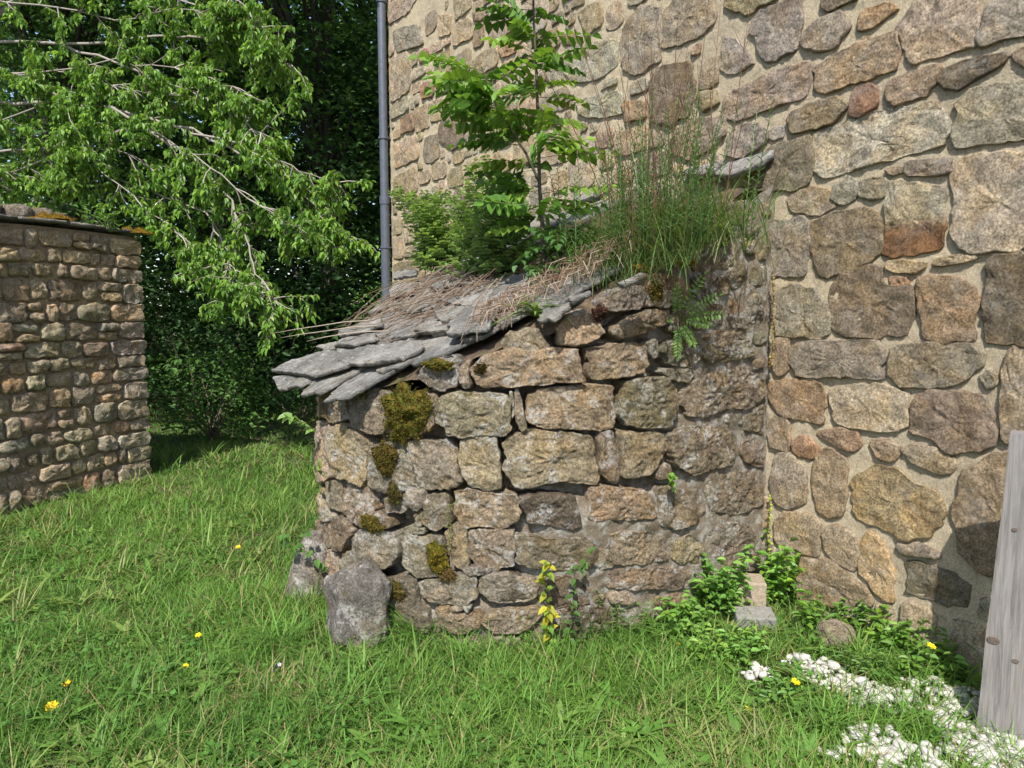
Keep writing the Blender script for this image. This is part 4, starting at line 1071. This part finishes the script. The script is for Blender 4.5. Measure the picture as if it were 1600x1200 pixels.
def make_grass(name, n, y0, y1, label, lmin, lmax, w, segs=3, power=1.0):
    y = y0 + (y1 - y0) * RNG.random(n) ** power; half = .80 * y + .9; x = (RNG.random(n) * 2 - 1) * half
    dead = vnoise(x * 1.1 + y * .4, y * .9, 5) * .6 + vnoise(x * 3.1, y * 3.1, 6) * .4
    keep = dens_mask(x, y) & (RNG.random(n) > np.clip(.42 * (vnoise(x * 2.6, y * 2.6, 3) + .1) + .35 * np.clip(dead - .2, 0, 1) * 2, 0, .8))
    gd = gravel_d(x, y); keep &= (gd > .05) | (RNG.random(n) < .38)
    keep &= (x < 4.2) & (x > -9)
    x, y, dead = x[keep], y[keep], dead[keep]; n = len(x); z = gh(x, y) - .02
    tuft = np.clip(vnoise(x * 1.9 + 7, y * 1.9, 9) * .5 + vnoise(x * 5, y * 5, 2) * .5, -1, 1)
    rx, ry = x - C.x, y - C.y; nearw = np.exp(-np.clip(np.hypot(rx, ry) - R, 0, 9) * 5)
    L = (lmin + (lmax - lmin) * RNG.random(n) ** 1.5) * (1 + .55 * tuft) * (1 + .5 * nearw); W = w * RNG.uniform(.6, 1.35, n)
    az = RNG.uniform(0, 6.283, n) + 0 * x; h = np.c_[np.cos(az), np.sin(az), np.zeros(n)]; side = np.c_[-np.sin(az), np.cos(az), np.zeros(n)]
    face = RNG.uniform(-.6, .6, n)[:, None]; side = side + h * face; side /= np.linalg.norm(side, axis=1)[:, None]
    lean = RNG.uniform(.15, .85, n); bend = RNG.uniform(.2, 1.6, n); cur = np.c_[h[:, 0] * lean, h[:, 1] * lean, np.ones(n)]; cur /= np.linalg.norm(cur, axis=1)[:, None]
    p = np.c_[x, y, z]; rows = []
    for i in range(segs + 1):
        t = i / segs; ww = W * .5 * (1 - t ** 1.8) * .999
        if i < segs: rows += [p + side * ww[:, None], p - side * ww[:, None]]
        else: rows += [p]
        cur = cur + (h * .8 - [0, 0, 1]) * (bend / segs)[:, None]; cur /= np.linalg.norm(cur, axis=1)[:, None]; p = p + cur * (L / segs)[:, None]
    k = len(rows); V = np.stack(rows, 1).reshape(-1, 3); base = (np.arange(n) * k)[:, None]
    tris = []
    for i in range(segs - 1): tris += [[2 * i, 2 * i + 1, 2 * i + 3], [2 * i, 2 * i + 3, 2 * i + 2]]
    tris.append([2 * segs - 2, 2 * segs - 1, 2 * segs]); Fq = (base[:, None, :] + np.array(tris)[None]).reshape(-1, 3)
    m = RNG.random(n)[:, None]; hue = np.clip(.5 + .5 * vnoise(x * .8, y * .8, 31) + RNG.normal(0, .25, n), 0, 1)[:, None]
    c = np.array([.062, .145, .024]) * (1 - hue) + np.array([.145, .26, .046]) * hue; c = c * (.7 + .6 * m)
    dry = (RNG.random(n) < np.clip(.07 + .75 * np.clip(dead - .08, 0, 1), 0, .65))[:, None]; c = np.where(dry, np.array([.33, .27, .13]) * (.7 + .5 * m), c)
    col = np.repeat(c, k, 0)
    o = link_mesh(name, np_mesh(name, V, Fq, col), M_GRASS); return tag(o, label, 'grass', kind='stuff')
make_grass('lawn_grass', 135000, 1.7, 4.0, 'long rough meadow grass in front of the oven', .06, .20, .0046, 3)
make_grass('lawn_grass', 130000, 3.9, 7.2, 'sunny grass strip between the oven and the outbuilding', .05, .15, .006, 3)
make_grass('lawn_grass', 120000, 7.1, 13.5, 'far lawn running back to the dark trees', .05, .14, .0095, 2)
def tall_grass(n):
    cx = RNG.uniform(-5, 3, 1400); cy = RNG.uniform(1.9, 8.5, 1400); keep = dens_mask(cx, cy) & (np.abs(cx) < .8 * cy + .2) & (gravel_d(cx, cy) > .02); cx, cy = cx[keep], cy[keep]; g = Geo()
    for x, y in zip(cx, cy):
        hh = random.uniform(.12, .3); z = ground_h(x, y) - .02; c = random.choice(((.13, .23, .045), (.10, .19, .035), (.17, .25, .06), (.22, .24, .09)))
        for i in range(random.randint(5, 18)):
            a = random.uniform(0, 6.28); g.blade(Vector((x + random.gauss(0, .025), y + random.gauss(0, .025), z)), Vector((math.cos(a) * .45, math.sin(a) * .45, 1.1)), hh * random.uniform(.5, 1.1), random.uniform(.004, .0075) * (1 + .12 * y), random.uniform(.3, 1.6), c, 4)
    tag(g.build('tall_grass', M_GRASS), 'taller grass bunches scattered over the lawn', 'grass', kind='stuff')
tall_grass(1)
def clover(n):
    y = 1.8 + 4.2 * RNG.random(n); x = (RNG.random(n) * 2 - 1) * (.8 * y + .3); pk = vnoise(x * 2.4, y * 2.4, 44); keep = dens_mask(x, y) & (pk > .1) & ((gravel_d(x, y) > .0)) & (x < 3.6); x, y = x[keep], y[keep]; n = len(x); z = gh(x, y) + RNG.uniform(.0, .06, n)
    az = RNG.uniform(0, 6.28, n); s = RNG.uniform(.007, .017, n); V = []; tilt = RNG.uniform(-.4, .4, (n, 2)); rows = []
    for k in range(6):
        t = az + k * math.pi / 3; r = s * (1 if k % 2 else .8); dx, dy = np.cos(t) * r, np.sin(t) * r; rows.append(np.c_[x + dx, y + dy, z + dx * tilt[:, 0] + dy * tilt[:, 1]])
    V = np.stack(rows, 1).reshape(-1, 3); Fq = np.arange(n * 6).reshape(n, 6); m = RNG.random((n, 1)); c = np.array([.075, .17, .035]) * (.7 + .8 * m)
    tag(link_mesh('ground_cover', np_mesh('ground_cover', V, Fq, np.repeat(c, 6, 0)), M_LEAF), 'low round clover leaves spread through the meadow grass', 'clover', kind='stuff')
clover(16000)
def broadleaf(n):
    g = Geo(); k = 0
    while k < n:
        y = random.uniform(1.9, 5.2); x = random.uniform(-.8 * y, min(2.9, .8 * y)); xa, ya = np.array([x]), np.array([y])
        if not dens_mask(xa, ya)[0] or gravel_d(xa, ya)[0] < .03: continue
        k += 1; z = ground_h(x, y); s = random.uniform(.06, .15); c = random.choice(((.13, .25, .05), (.16, .28, .06), (.10, .21, .04), (.2, .28, .07))); up = random.uniform(.6, 1.8)
        for i in range(random.randint(4, 9)):
            a = random.uniform(0, 6.28); g.blade(Vector((x, y, z)), Vector((math.cos(a), math.sin(a), up)), s * random.uniform(.6, 1.2), s * random.uniform(.14, .26), random.uniform(.5, 1.3), c, 5)
    tag(g.build('broadleaf_weeds', M_LEAF), 'broad plantain and dandelion leaves scattered through the lawn', 'weeds', kind='stuff')
broadleaf(330)
def gravel():
    Vs, Fs = [], []; base = [lump_mesh('t', 1, .8, .6, .75, .25, 8, 0, k * 5.0) for k in range(5)]; mv = []
    for b in base:
        v = np.zeros(len(b.vertices) * 3, np.float32); b.vertices.foreach_get('co', v); mv.append((v.reshape(-1, 3), np.array([tuple(p.vertices) for p in b.polygons])))
    off = 0
    for c, r in GRAVEL:
        for _ in range(int(r * r * 3.1 * 2400)):
            a = random.uniform(0, 6.28); q = r * 1.15 * math.sqrt(random.random()); x, y = c.x + math.cos(a) * q, c.y + math.sin(a) * q
            s = random.choice((.004, .006, .008, .011, .015, .024)) * random.uniform(.8, 1.3); v, f = random.choice(mv); t = random.uniform(0, 6.28); rot = np.array(Matrix.Rotation(t, 3, 'Z') @ Matrix.Rotation(random.uniform(-.5, .5), 3, 'X'))
            Vs.append(v @ rot.T * s + [x, y, ground_h(x, y) + random.uniform(-.01, .012)]); Fs.append(f + off); off += len(v)
    for b in base: bpy.data.meshes.remove(b)
    tag(link_mesh('white_gravel', np_mesh('white_gravel', np.concatenate(Vs), np.concatenate(Fs), smooth=True), M_WHITE), 'crushed white gravel showing through grass at the foot of the house', 'gravel', kind='stuff')
gravel()

# ------------------------------------------------------------------ weeds, flowers
def weed(px, py, h, w, n, ls, label, col=(.10, .21, .04), name='leafy_weed', wid=.7, cat='weed', dz=0.0, group='weeds along the wall foot'):
    b = ground(px, py); b.z = ground_h(b.x, b.y) - .02; g = Geo()
    for i in range(n):
        p = b + Vector((random.gauss(0, w * .5), random.gauss(0, w * .35), 0)); hh = h * random.uniform(.4, 1); l = Vector((random.gauss(0, .25), random.gauss(-.05, .2), 1)) * hh; tip = p + l
        g.tube([p, p + l * .5 + rv(.01), tip], [.0025, .002, .001], (.11, .17, .05), 3)
        m = max(3, int(hh / ls * 2.6))
        for j in range(m):
            q = p + l * (.25 + .75 * j / m); a = random.uniform(0, 6.28); g.leaf(q, Vector((math.cos(a), math.sin(a), .25)), Z + rv(.3), ls * random.uniform(.45, 1.3), ls * wid * random.uniform(.5, 1.05), col if random.random() < .7 else (col[0] * 1.35, col[1] * 1.15, col[2]), .3)
    return tag(g.build(name, M_LEAF), label, cat, group)
weed(1222, 945, .42, .13, 28, .065, 'bright green nettle clump in the corner against the house', (.15, .30, .05), 'nettle_clump')
weed(1125, 965, .40, .12, 30, .055, 'celandine with yellow buds against the oven foot beside the block', (0.130, 0.268, 0.054))
weed(1060, 995, .24, .13, 40, .05, 'spreading leafy weeds before the oven foot left of the block', (0.143, 0.281, 0.054))
weed(1155, 1025, .16, .18, 34, .045, 'low clover-like weeds in front of the grey slab', (0.156, 0.305, 0.060))
weed(950, 985, .34, .12, 40, .035, 'fine feathery weeds at the middle of the oven foot', (0.156, 0.244, 0.072), wid=.3)
weed(1290, 985, .22, .16, 22, .05, 'dark leafy weeds left of the small brown rock', (0.117, 0.232, 0.042))
weed(1400, 1010, .22, .14, 36, .055, 'leafy dock and weeds along the house foot', (0.130, 0.256, 0.042))
weed(1470, 1045, .20, .2, 32, .05, 'dense low weeds at the house foot beside the post', (0.111, 0.220, 0.036))
weed(1340, 1050, .15, .09, 20, .04, 'weeds growing through the white gravel before the rock', (.12, .22, .05), wid=.4)
weed(1215, 1080, .12, .11, 22, .035, 'clover patch at the left end of the gravel', (.13, .26, .06))
weed(630, 975, .15, .1, 12, .03, 'small weeds right of the upright front boulder', (.14, .26, .06))
for i, (px, py, s, lb) in enumerate(((440, 1195, .16, 'broad dock leaves at the bottom edge left of centre'), (330, 1185, .14, 'dandelion rosette at the bottom edge on the left'), (560, 1190, .13, 'dandelion rosette at the bottom edge below the boulder'), (905, 1195, .16, 'dandelion rosette at the bottom edge right of centre'),
        (855, 1085, .17, 'pale leafy rosette in front of the oven foot'), (950, 1090, .13, 'small leafy rosette right of the pale one'), (760, 1090, .12, 'leafy rosette before the left oven foot'), (1010, 1150, .15, 'rosette in the grass before the gravel'), (1120, 1185, .14, 'rosette at the bottom edge near the gravel'),
        (640, 1140, .13, 'lone rosette in the grass below the moss'), (250, 1150, .13, 'rosette beside the left yellow flowers'), (1430, 990, .24, 'long upright dock leaves against the house foot'))):
    p = ground(px, py); p.z = ground_h(p.x, p.y); rosette(p, 9, s * .7, s * 1.15, .03 if i != 11 else .04, lb, name='leaf_rosette', col=(.12, .25, .045), up=1.3 if i < 11 else 2.5, toothed=False, group='leaf rosettes in the grass')
def tuft(px, py, n, h, label):
    b = ground(px, py); b.z = ground_h(b.x, b.y) - .02; g = Geo()
    for i in range(n):
        a = random.uniform(0, 6.28); g.blade(b + Vector((random.gauss(0, .05), random.gauss(0, .035), 0)), Vector((math.cos(a) * .5, math.sin(a) * .5, 1.3)), h * random.uniform(.5, 1.1), random.uniform(.004, .0075), random.uniform(.5, 1.8), random.choice(((0.130, 0.256, 0.042), (.13, .25, .05), (.08, .17, .03))), 6)
    tag(g.build('grass_tuft', M_GRASS), label, 'grass', 'grass tufts round the oven')
for a in ((655, 1000, 120, .42, 'tall arching grass tuft right of the upright boulder'), (440, 1012, 140, .36, 'broad arching grass tuft left of the upright boulder'), (820, 1110, 90, .26, 'dark stiff grass tuft before the oven'), (1000, 1000, 60, .3, 'thin tall grass tuft by the oven foot weeds'),
          (545, 1110, 60, .34, 'pale tall grass tuft below the upright boulder'), (1290, 1130, 110, .27, 'thick grass tuft between the gravel patches'), (1440, 1140, 70, .2, 'short dense tuft inside the gravel'), (1100, 1110, 70, .2, 'grass tuft left of the gravel'), (720, 1030, 60, .22, 'short tuft under the lowest oven stones'), (785, 1000, 80, .34, 'loose tuft at the oven foot left of the yellow nettle'), (900, 1002, 110, .42, 'feathery tuft at the oven foot right of the nettles'), (945, 998, 110, .46, 'tall thin tuft among the fine weeds at the oven foot'), (1185, 1015, 50, .2, 'tuft in front of the nettle clump'), (1350, 1030, 60, .24, 'tuft between the brown rock and the house foot'), (1440, 1060, 60, .22, 'tuft at the edge of the gravel nearest the house')): tuft(*a)
def flower(px, py, Y, r, label, yellow=True):
    r *= 1.7
    p = at(px, py, Y); gz = ground_h(p.x, p.y); o = empty('yellow_flower', (p.x, p.y, gz), label, 'flower', 'yellow flowers in the grass')
    g = Geo(); g.tube([Vector((p.x, p.y, gz - .02)), Vector((p.x + .004, p.y, (p.z + gz) / 2)), p], [.0018, .0016, .0014], (.12, .2, .05), 4); g.build('stem', M_LEAF, o)
    g = Geo(); ax = Vector((random.uniform(-.2, .2), -.35, 1)).normalized(); x = ax.cross(Vector((1, 0, 0))).normalized(); y = ax.cross(x)
    for k in range(12):
        a = 6.283 * k / 12; d = x * math.cos(a) + y * math.sin(a) + ax * (.25 if k % 2 else .5); g.leaf(p, d, ax, r, r * .62, (.85, .60, .015), .1, .1)
    g.build('petals', M_PETAL, o)
    g = Geo(); me = lump_mesh('eye', r * .3, r * .3, r * .22, 1, .1, 10); e = link_mesh('eye', me, plain('flower_eye' + str(px), (.6, .36, .01), .8), o, loc=p + ax * r * .1)
FL = [(81, 1105, 2.75, .017, 'largest yellow flower near the bottom left corner'), (103, 1069, 2.95, .014, 'yellow flower just above the largest one on the left'), (310, 993, 3.35, .010, 'yellow flower left of the grass tuft by the boulder'), (196, 1139, 2.7, .009, 'small yellow flower right of the largest one'),
      (337, 1118, 2.8, .009, 'small yellow flower low in the grass below the pansy'), (1243, 1066, 2.85, .012, 'yellow flower over the middle of the gravel'), (1170, 1107, 2.8, .010, 'yellow flower left of the gravel'), (1352, 1182, 2.5, .012, 'yellow flower at the bottom edge over the gravel'),
      (788, 973, 3.35, .010, 'yellow flower against the lowest oven stones'), (1050, 906, 3.6, .008, 'yellow bud against the right oven wall'), (1005, 934, 3.55, .008, 'pair-like yellow bloom low by the oven weeds'), (290, 1041, 3.1, .009, 'tiny yellow flower above the pansy on its left'), (372, 855, 4.5, .011, 'lone yellow flower far up the grass strip'), (1058, 1007, 3.3, .009, 'yellow flower among weeds before the block'), (1455, 1010, 3.0, .012, 'yellow flower in the weeds by the post'), (425, 1056, 3.05, .008, 'yellow bloom directly under the purple pansy')]
for f in FL: flower(*f)
def pansy(px, py, Y):
    p = at(px, py, Y); gz = ground_h(p.x, p.y); o = empty('pansy', (p.x, p.y, gz), 'small purple and white pansy in the grass left of the boulder', 'flower'); g = Geo()
    g.tube([Vector((p.x, p.y, gz - .02)), p], [.0016, .0014], (.12, .2, .05), 4); g.build('stem', M_LEAF, o); g = Geo()
    for q, c in ((Vector((0, 0, .006)), (.06, .03, .12)), (Vector((.014, 0, .016)), (.6, .55, .65)), (Vector((-.006, -.01, -.008)), (.05, .02, .09))):
        for k in range(5):
            a = 6.283 * k / 5 + .3; g.leaf(p + q, Vector((math.cos(a), -.3, math.sin(a))), Vector((0, -1, .2)), .011, .010, c, .1, .05)
    g.build('petals', M_PETAL, o)
pansy(432, 1043, 3.05)

# ------------------------------------------------------------------ trees
def leaf_cloud(name, centres, per, sig, size, cols, mat, parent, flat=.45, quad=True, droop=0.0):
    """many leaf-sized folded rhombs spread round cluster centres"""
    cs = np.repeat(np.array(centres), per, 0); n = len(cs); p = cs + RNG.normal(0, 1, (n, 3)) * np.array(sig); az = RNG.uniform(0, 6.283, n)
    d = np.c_[np.cos(az), np.sin(az), RNG.normal(-.25 - droop, .3, n)]; d /= np.linalg.norm(d, axis=1)[:, None]
    up = np.c_[RNG.normal(0, flat, n), RNG.normal(0, flat, n), np.ones(n)]; s = np.cross(d, up); s /= np.linalg.norm(s, axis=1)[:, None]; nr = np.cross(s, d)
    L = (size * RNG.uniform(.6, 1.3, n))[:, None]; W = L * .58
    V = np.stack([p, p + d * L * .45 + s * W * .5 + nr * W * .14, p + d * L - nr * L * .12, p + d * L * .45 - s * W * .5 + nr * W * .14], 1).reshape(-1, 3)
    b = (np.arange(n) * 4)[:, None]; Fq = (b[:, None, :] + np.array([[0, 1, 2], [0, 2, 3]])[None]).reshape(-1, 3)
    ci = np.repeat(RNG.integers(0, len(cols), len(centres)), per); c = np.array(cols)[ci] * RNG.uniform(.7, 1.3, (n, 1))
    return link_mesh(name, np_mesh(name, V, Fq, np.repeat(c, 4, 0)), mat, parent)
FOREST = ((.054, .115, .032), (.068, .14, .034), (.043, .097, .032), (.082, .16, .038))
def forest_tree(x, y, h, lobes, label, per=70, n=170, size=.13, seed=0, trunk=.2, sig=(.34, .34, .13)):
    random.seed(seed); o = empty('forest_tree', (x, y, 0), label, 'tree', 'trees of the dark wood'); g = Geo(); b = Vector((x, y, 0)); pts = [b + Vector((.25 * nz(k * .7 + seed, 0), .25 * nz(0, k * .7 + seed), h * .9 * k / 8 - .1)) for k in range(9)]
    g.tube(pts, [trunk * (1 - .85 * k / 8) for k in range(9)], (.07, .06, .048), 9); cs = []
    for (lx, ly, lz, rx, ry, rz, cnt) in lobes:
        c = Vector((x + lx, y + ly, lz))
        for _ in range(cnt):
            while True:
                v = rv(1)
                if .35 < v.length < 1: break
            q = c + Vector((v.x * rx, v.y * ry, v.z * rz))
            if q.z > .25: cs.append(tuple(q))
    for q in cs[::7]:
        q = Vector(q); k = min(8, max(1, int(q.z / h * 8 * .8))); m = pts[k].lerp(q, .5) + Vector((0, 0, .35)); g.tube([pts[k], m, q], [.05, .03, .008], (.065, .055, .045), 5)
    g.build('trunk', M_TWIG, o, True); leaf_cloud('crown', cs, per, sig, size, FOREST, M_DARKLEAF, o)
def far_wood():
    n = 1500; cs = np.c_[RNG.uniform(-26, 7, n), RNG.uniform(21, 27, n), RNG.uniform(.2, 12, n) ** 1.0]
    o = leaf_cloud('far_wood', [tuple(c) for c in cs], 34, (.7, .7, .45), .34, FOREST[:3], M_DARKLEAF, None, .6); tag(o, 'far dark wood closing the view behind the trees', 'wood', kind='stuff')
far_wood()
T = forest_tree
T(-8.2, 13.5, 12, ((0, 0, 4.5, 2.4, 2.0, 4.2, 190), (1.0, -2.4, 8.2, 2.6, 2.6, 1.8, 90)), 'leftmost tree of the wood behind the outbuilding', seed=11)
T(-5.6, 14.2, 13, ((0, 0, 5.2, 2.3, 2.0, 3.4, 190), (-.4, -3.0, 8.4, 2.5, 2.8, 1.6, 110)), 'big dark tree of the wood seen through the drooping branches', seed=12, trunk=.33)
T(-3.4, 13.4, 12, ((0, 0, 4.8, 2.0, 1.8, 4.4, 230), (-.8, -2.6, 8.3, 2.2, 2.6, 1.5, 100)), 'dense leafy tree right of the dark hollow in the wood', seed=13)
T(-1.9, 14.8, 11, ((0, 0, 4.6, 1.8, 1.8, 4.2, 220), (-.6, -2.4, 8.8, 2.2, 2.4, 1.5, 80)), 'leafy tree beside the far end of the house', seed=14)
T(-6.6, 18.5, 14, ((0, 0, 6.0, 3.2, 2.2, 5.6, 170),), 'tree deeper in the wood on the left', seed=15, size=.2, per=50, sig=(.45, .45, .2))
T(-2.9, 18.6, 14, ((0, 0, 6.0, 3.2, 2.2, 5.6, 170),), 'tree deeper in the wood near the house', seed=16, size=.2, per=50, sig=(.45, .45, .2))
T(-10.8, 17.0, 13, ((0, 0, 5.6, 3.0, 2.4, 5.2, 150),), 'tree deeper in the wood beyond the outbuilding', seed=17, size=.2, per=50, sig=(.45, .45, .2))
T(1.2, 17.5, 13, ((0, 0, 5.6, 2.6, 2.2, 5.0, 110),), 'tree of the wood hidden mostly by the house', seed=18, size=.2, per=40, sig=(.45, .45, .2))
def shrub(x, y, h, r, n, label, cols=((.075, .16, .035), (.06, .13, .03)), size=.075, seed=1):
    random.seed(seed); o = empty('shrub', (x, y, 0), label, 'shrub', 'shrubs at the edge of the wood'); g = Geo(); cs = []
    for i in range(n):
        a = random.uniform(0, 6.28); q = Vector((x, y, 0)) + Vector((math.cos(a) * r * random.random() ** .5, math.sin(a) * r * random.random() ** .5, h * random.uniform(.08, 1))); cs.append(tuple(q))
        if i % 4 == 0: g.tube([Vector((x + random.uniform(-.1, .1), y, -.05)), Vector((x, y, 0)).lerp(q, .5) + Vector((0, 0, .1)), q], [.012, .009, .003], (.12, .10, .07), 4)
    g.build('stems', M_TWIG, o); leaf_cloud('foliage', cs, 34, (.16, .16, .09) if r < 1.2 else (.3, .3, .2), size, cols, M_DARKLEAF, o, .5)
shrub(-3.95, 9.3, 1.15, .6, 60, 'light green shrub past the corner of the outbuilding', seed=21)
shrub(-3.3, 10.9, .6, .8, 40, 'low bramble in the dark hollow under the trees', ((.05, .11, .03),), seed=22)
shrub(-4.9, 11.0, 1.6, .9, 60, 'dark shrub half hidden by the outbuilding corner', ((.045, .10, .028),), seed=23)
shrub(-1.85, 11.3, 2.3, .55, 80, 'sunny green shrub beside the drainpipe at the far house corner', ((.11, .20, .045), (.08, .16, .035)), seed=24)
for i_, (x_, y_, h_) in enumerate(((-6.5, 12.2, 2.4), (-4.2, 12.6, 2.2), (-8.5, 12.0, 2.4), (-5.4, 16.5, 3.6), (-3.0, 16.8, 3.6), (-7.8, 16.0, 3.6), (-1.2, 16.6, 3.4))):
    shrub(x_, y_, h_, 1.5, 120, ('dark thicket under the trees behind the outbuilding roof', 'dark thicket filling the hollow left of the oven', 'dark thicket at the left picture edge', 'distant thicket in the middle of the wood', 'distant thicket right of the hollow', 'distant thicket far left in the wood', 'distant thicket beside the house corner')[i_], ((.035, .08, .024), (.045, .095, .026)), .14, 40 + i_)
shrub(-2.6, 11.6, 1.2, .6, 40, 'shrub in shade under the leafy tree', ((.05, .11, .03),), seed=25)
random.seed(5)
def cherry():
    o = empty('drooping_tree', (-7.4, 9.0, 0), 'light green tree whose drooping pale branches hang over the outbuilding', 'tree'); g = Geo(); L = Geo()
    b = Vector((-7.4, 9.0, 0)); top = [b - Z * .1, b + Vector((.1, -.05, 1.5)), b + Vector((.0, .0, 3)), b + Vector((.3, -.1, 4.6)), b + Vector((.4, 0, 6.2))]
    g.tube(top, [.19, .16, .14, .1, .06], (.16, .14, .12), 10)
    limbs = [([(-150, 420), (0, 350), (70, 300), (118, 262), (128, 215)], 8.6, 7.6, .022), ([(-150, 150), (20, 160), (175, 168), (300, 205), (420, 262), (490, 315), (540, 368)], 8.6, 7.0, .028),
             ([(-150, 60), (100, 72), (250, 58), (335, 62), (415, 92), (455, 105)], 8.8, 7.4, .024), ([(175, 168), (290, 240), (350, 295), (385, 370), (392, 415), (420, 455), (430, 475)], 7.9, 6.9, .018),
             ([(-100, 240), (60, 232), (200, 282), (320, 335), (355, 385), (362, 420), (364, 445)], 8.4, 7.2, .018), ([(-150, -60), (100, -50), (250, -10), (360, 25), (400, 45)], 8.9, 7.6, .022),
             ([(100, 72), (210, 110), (320, 150), (380, 180), (415, 220)], 8.2, 7.2, .015), ([(300, 205), (400, 230), (470, 268), (525, 285)], 7.6, 7.0, .012), ([(60, 232), (150, 210), (230, 200), (330, 260), (410, 325), (480, 365)], 8.0, 7.0, .015),
             ([(-150, 330), (-20, 290), (60, 245), (140, 250), (230, 330), (300, 380), (330, 420)], 8.3, 7.5, .014), ([(250, -10), (330, -10), (390, 10), (420, 60)], 8.0, 7.3, .012), ([(-150, 10), (-50, 90), (40, 120), (90, 150)], 8.6, 7.9, .014), ([(-150, 110), (50, 115), (180, 95), (300, 112), (380, 145)], 8.5, 7.5, .014), ([(-150, 200), (0, 190), (150, 130), (260, 150)], 8.3, 7.7, .014), ([(-120, -20), (60, 10), (180, 30), (300, 12), (350, 30)], 8.4, 7.6, .014), ([(-150, 280), (20, 270), (120, 225), (200, 240), (270, 290)], 8.2, 7.6, .012)]
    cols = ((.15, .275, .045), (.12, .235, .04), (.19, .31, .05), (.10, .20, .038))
    def cluster(p, n, s):
        for i in range(n):
            a = random.uniform(0, 6.28); L.leaf(p + rv(.03), Vector((math.cos(a), math.sin(a), random.uniform(-1.4, -.1))), Z + rv(.3), s * random.uniform(.55, 1.25), s * .44, random.choice(cols), .3)
    def twig(p, d, l, depth):
        pts = [p]; cur = d.normalized(); n = 5
        for i in range(n):
            cur = (cur + Vector((0, 0, -.10)) + rv(.25)).normalized(); pts.append(pts[-1] + cur * l / n)
        r = .0045 if depth else .008; g.tube(pts, [r * (1 - .13 * i) for i in range(n + 1)], random.choice(((.34, .31, .27), (.24, .21, .18), (.15, .13, .11))), 4)
        for i in range(2, n + 1): cluster(pts[i], random.randint(3, 6), .08)
        if depth < 1:
            for i in range(random.choice((1, 2))): k = random.randint(1, n - 1); twig(pts[k], cur + rv(.9), l * .55, depth + 1)
    for pxs, ya, yb_, r in limbs:
        m = len(pxs); pts = [at(x, y, ya + (yb_ - ya) * i / (m - 1) + .12 * nz(i * 1.7, ya * 3)) for i, (x, y) in enumerate(pxs)]
        if pxs[0][0] < -90: pts = [min(top, key=lambda t: abs(t.z - pts[0].z)).copy()] + pts
        fine = []
        for i in range(len(pts) - 1):
            for k in range(4): fine.append(pts[i].lerp(pts[i + 1], k / 4) + rv(.025))
        fine.append(pts[-1]); nn = len(fine); g.tube(fine, [r * (1 - .82 * i / (nn - 1)) for i in range(nn)], (.25, .225, .195), 6)
        for i in range(3, nn):
            for _ in range(2 if i < nn * .75 else 3):
                if random.random() < .8: twig(fine[i], (fine[i] - fine[i - 1]).normalized() + rv(1.0), random.uniform(.2, .45), 0)
    up = []  # unseen limbs and leaves above the view, added to shade the thickets behind
    for tip in ((-4.6, 8.6, 6.5), (-2.8, 8.5, 6.7), (-6.0, 7.9, 6.6), (-1.6, 9.0, 7.0)):
        t = Vector(tip); g.tube([top[3], top[3].lerp(t, .5) + Z * .5, t], [.06, .035, .012], (.2, .18, .155), 6)
        for k in range(48):
            v = rv(1); up.append((t.x + v.x * 1.15, t.y + v.y * .9, t.z + v.z * .75))
    g.build('trunk', M_TWIG, o, True); L.build('crown', M_LEAF, o); leaf_cloud('shade_crown', up, 46, (.22, .22, .12), .10, cols, M_LEAF, o, .5)
cherry()
for px, py, h, lb in ((140, 352, .22, 'small green plant growing on the outbuilding eave'), (172, 362, .16, 'grassy tuft on the outbuilding eave by the corner')):
    p = at(px, py, 6.7); p.z = OHT + .05; g = Geo()
    for i in range(34):
        a = random.uniform(0, 6.28); lp = p + Vector((random.gauss(0, .05), random.gauss(0, .04), random.uniform(0, h))); g.tube([p - Z * .02, lp], [.003, .0015], (.1, .14, .05), 3); g.leaf(lp, Vector((math.cos(a), math.sin(a), .6)), Z, .06, .025, (.13, .24, .05))
    tag(g.build('roof_weed', M_LEAF), lb, 'weed', 'weeds on the outbuilding roof')
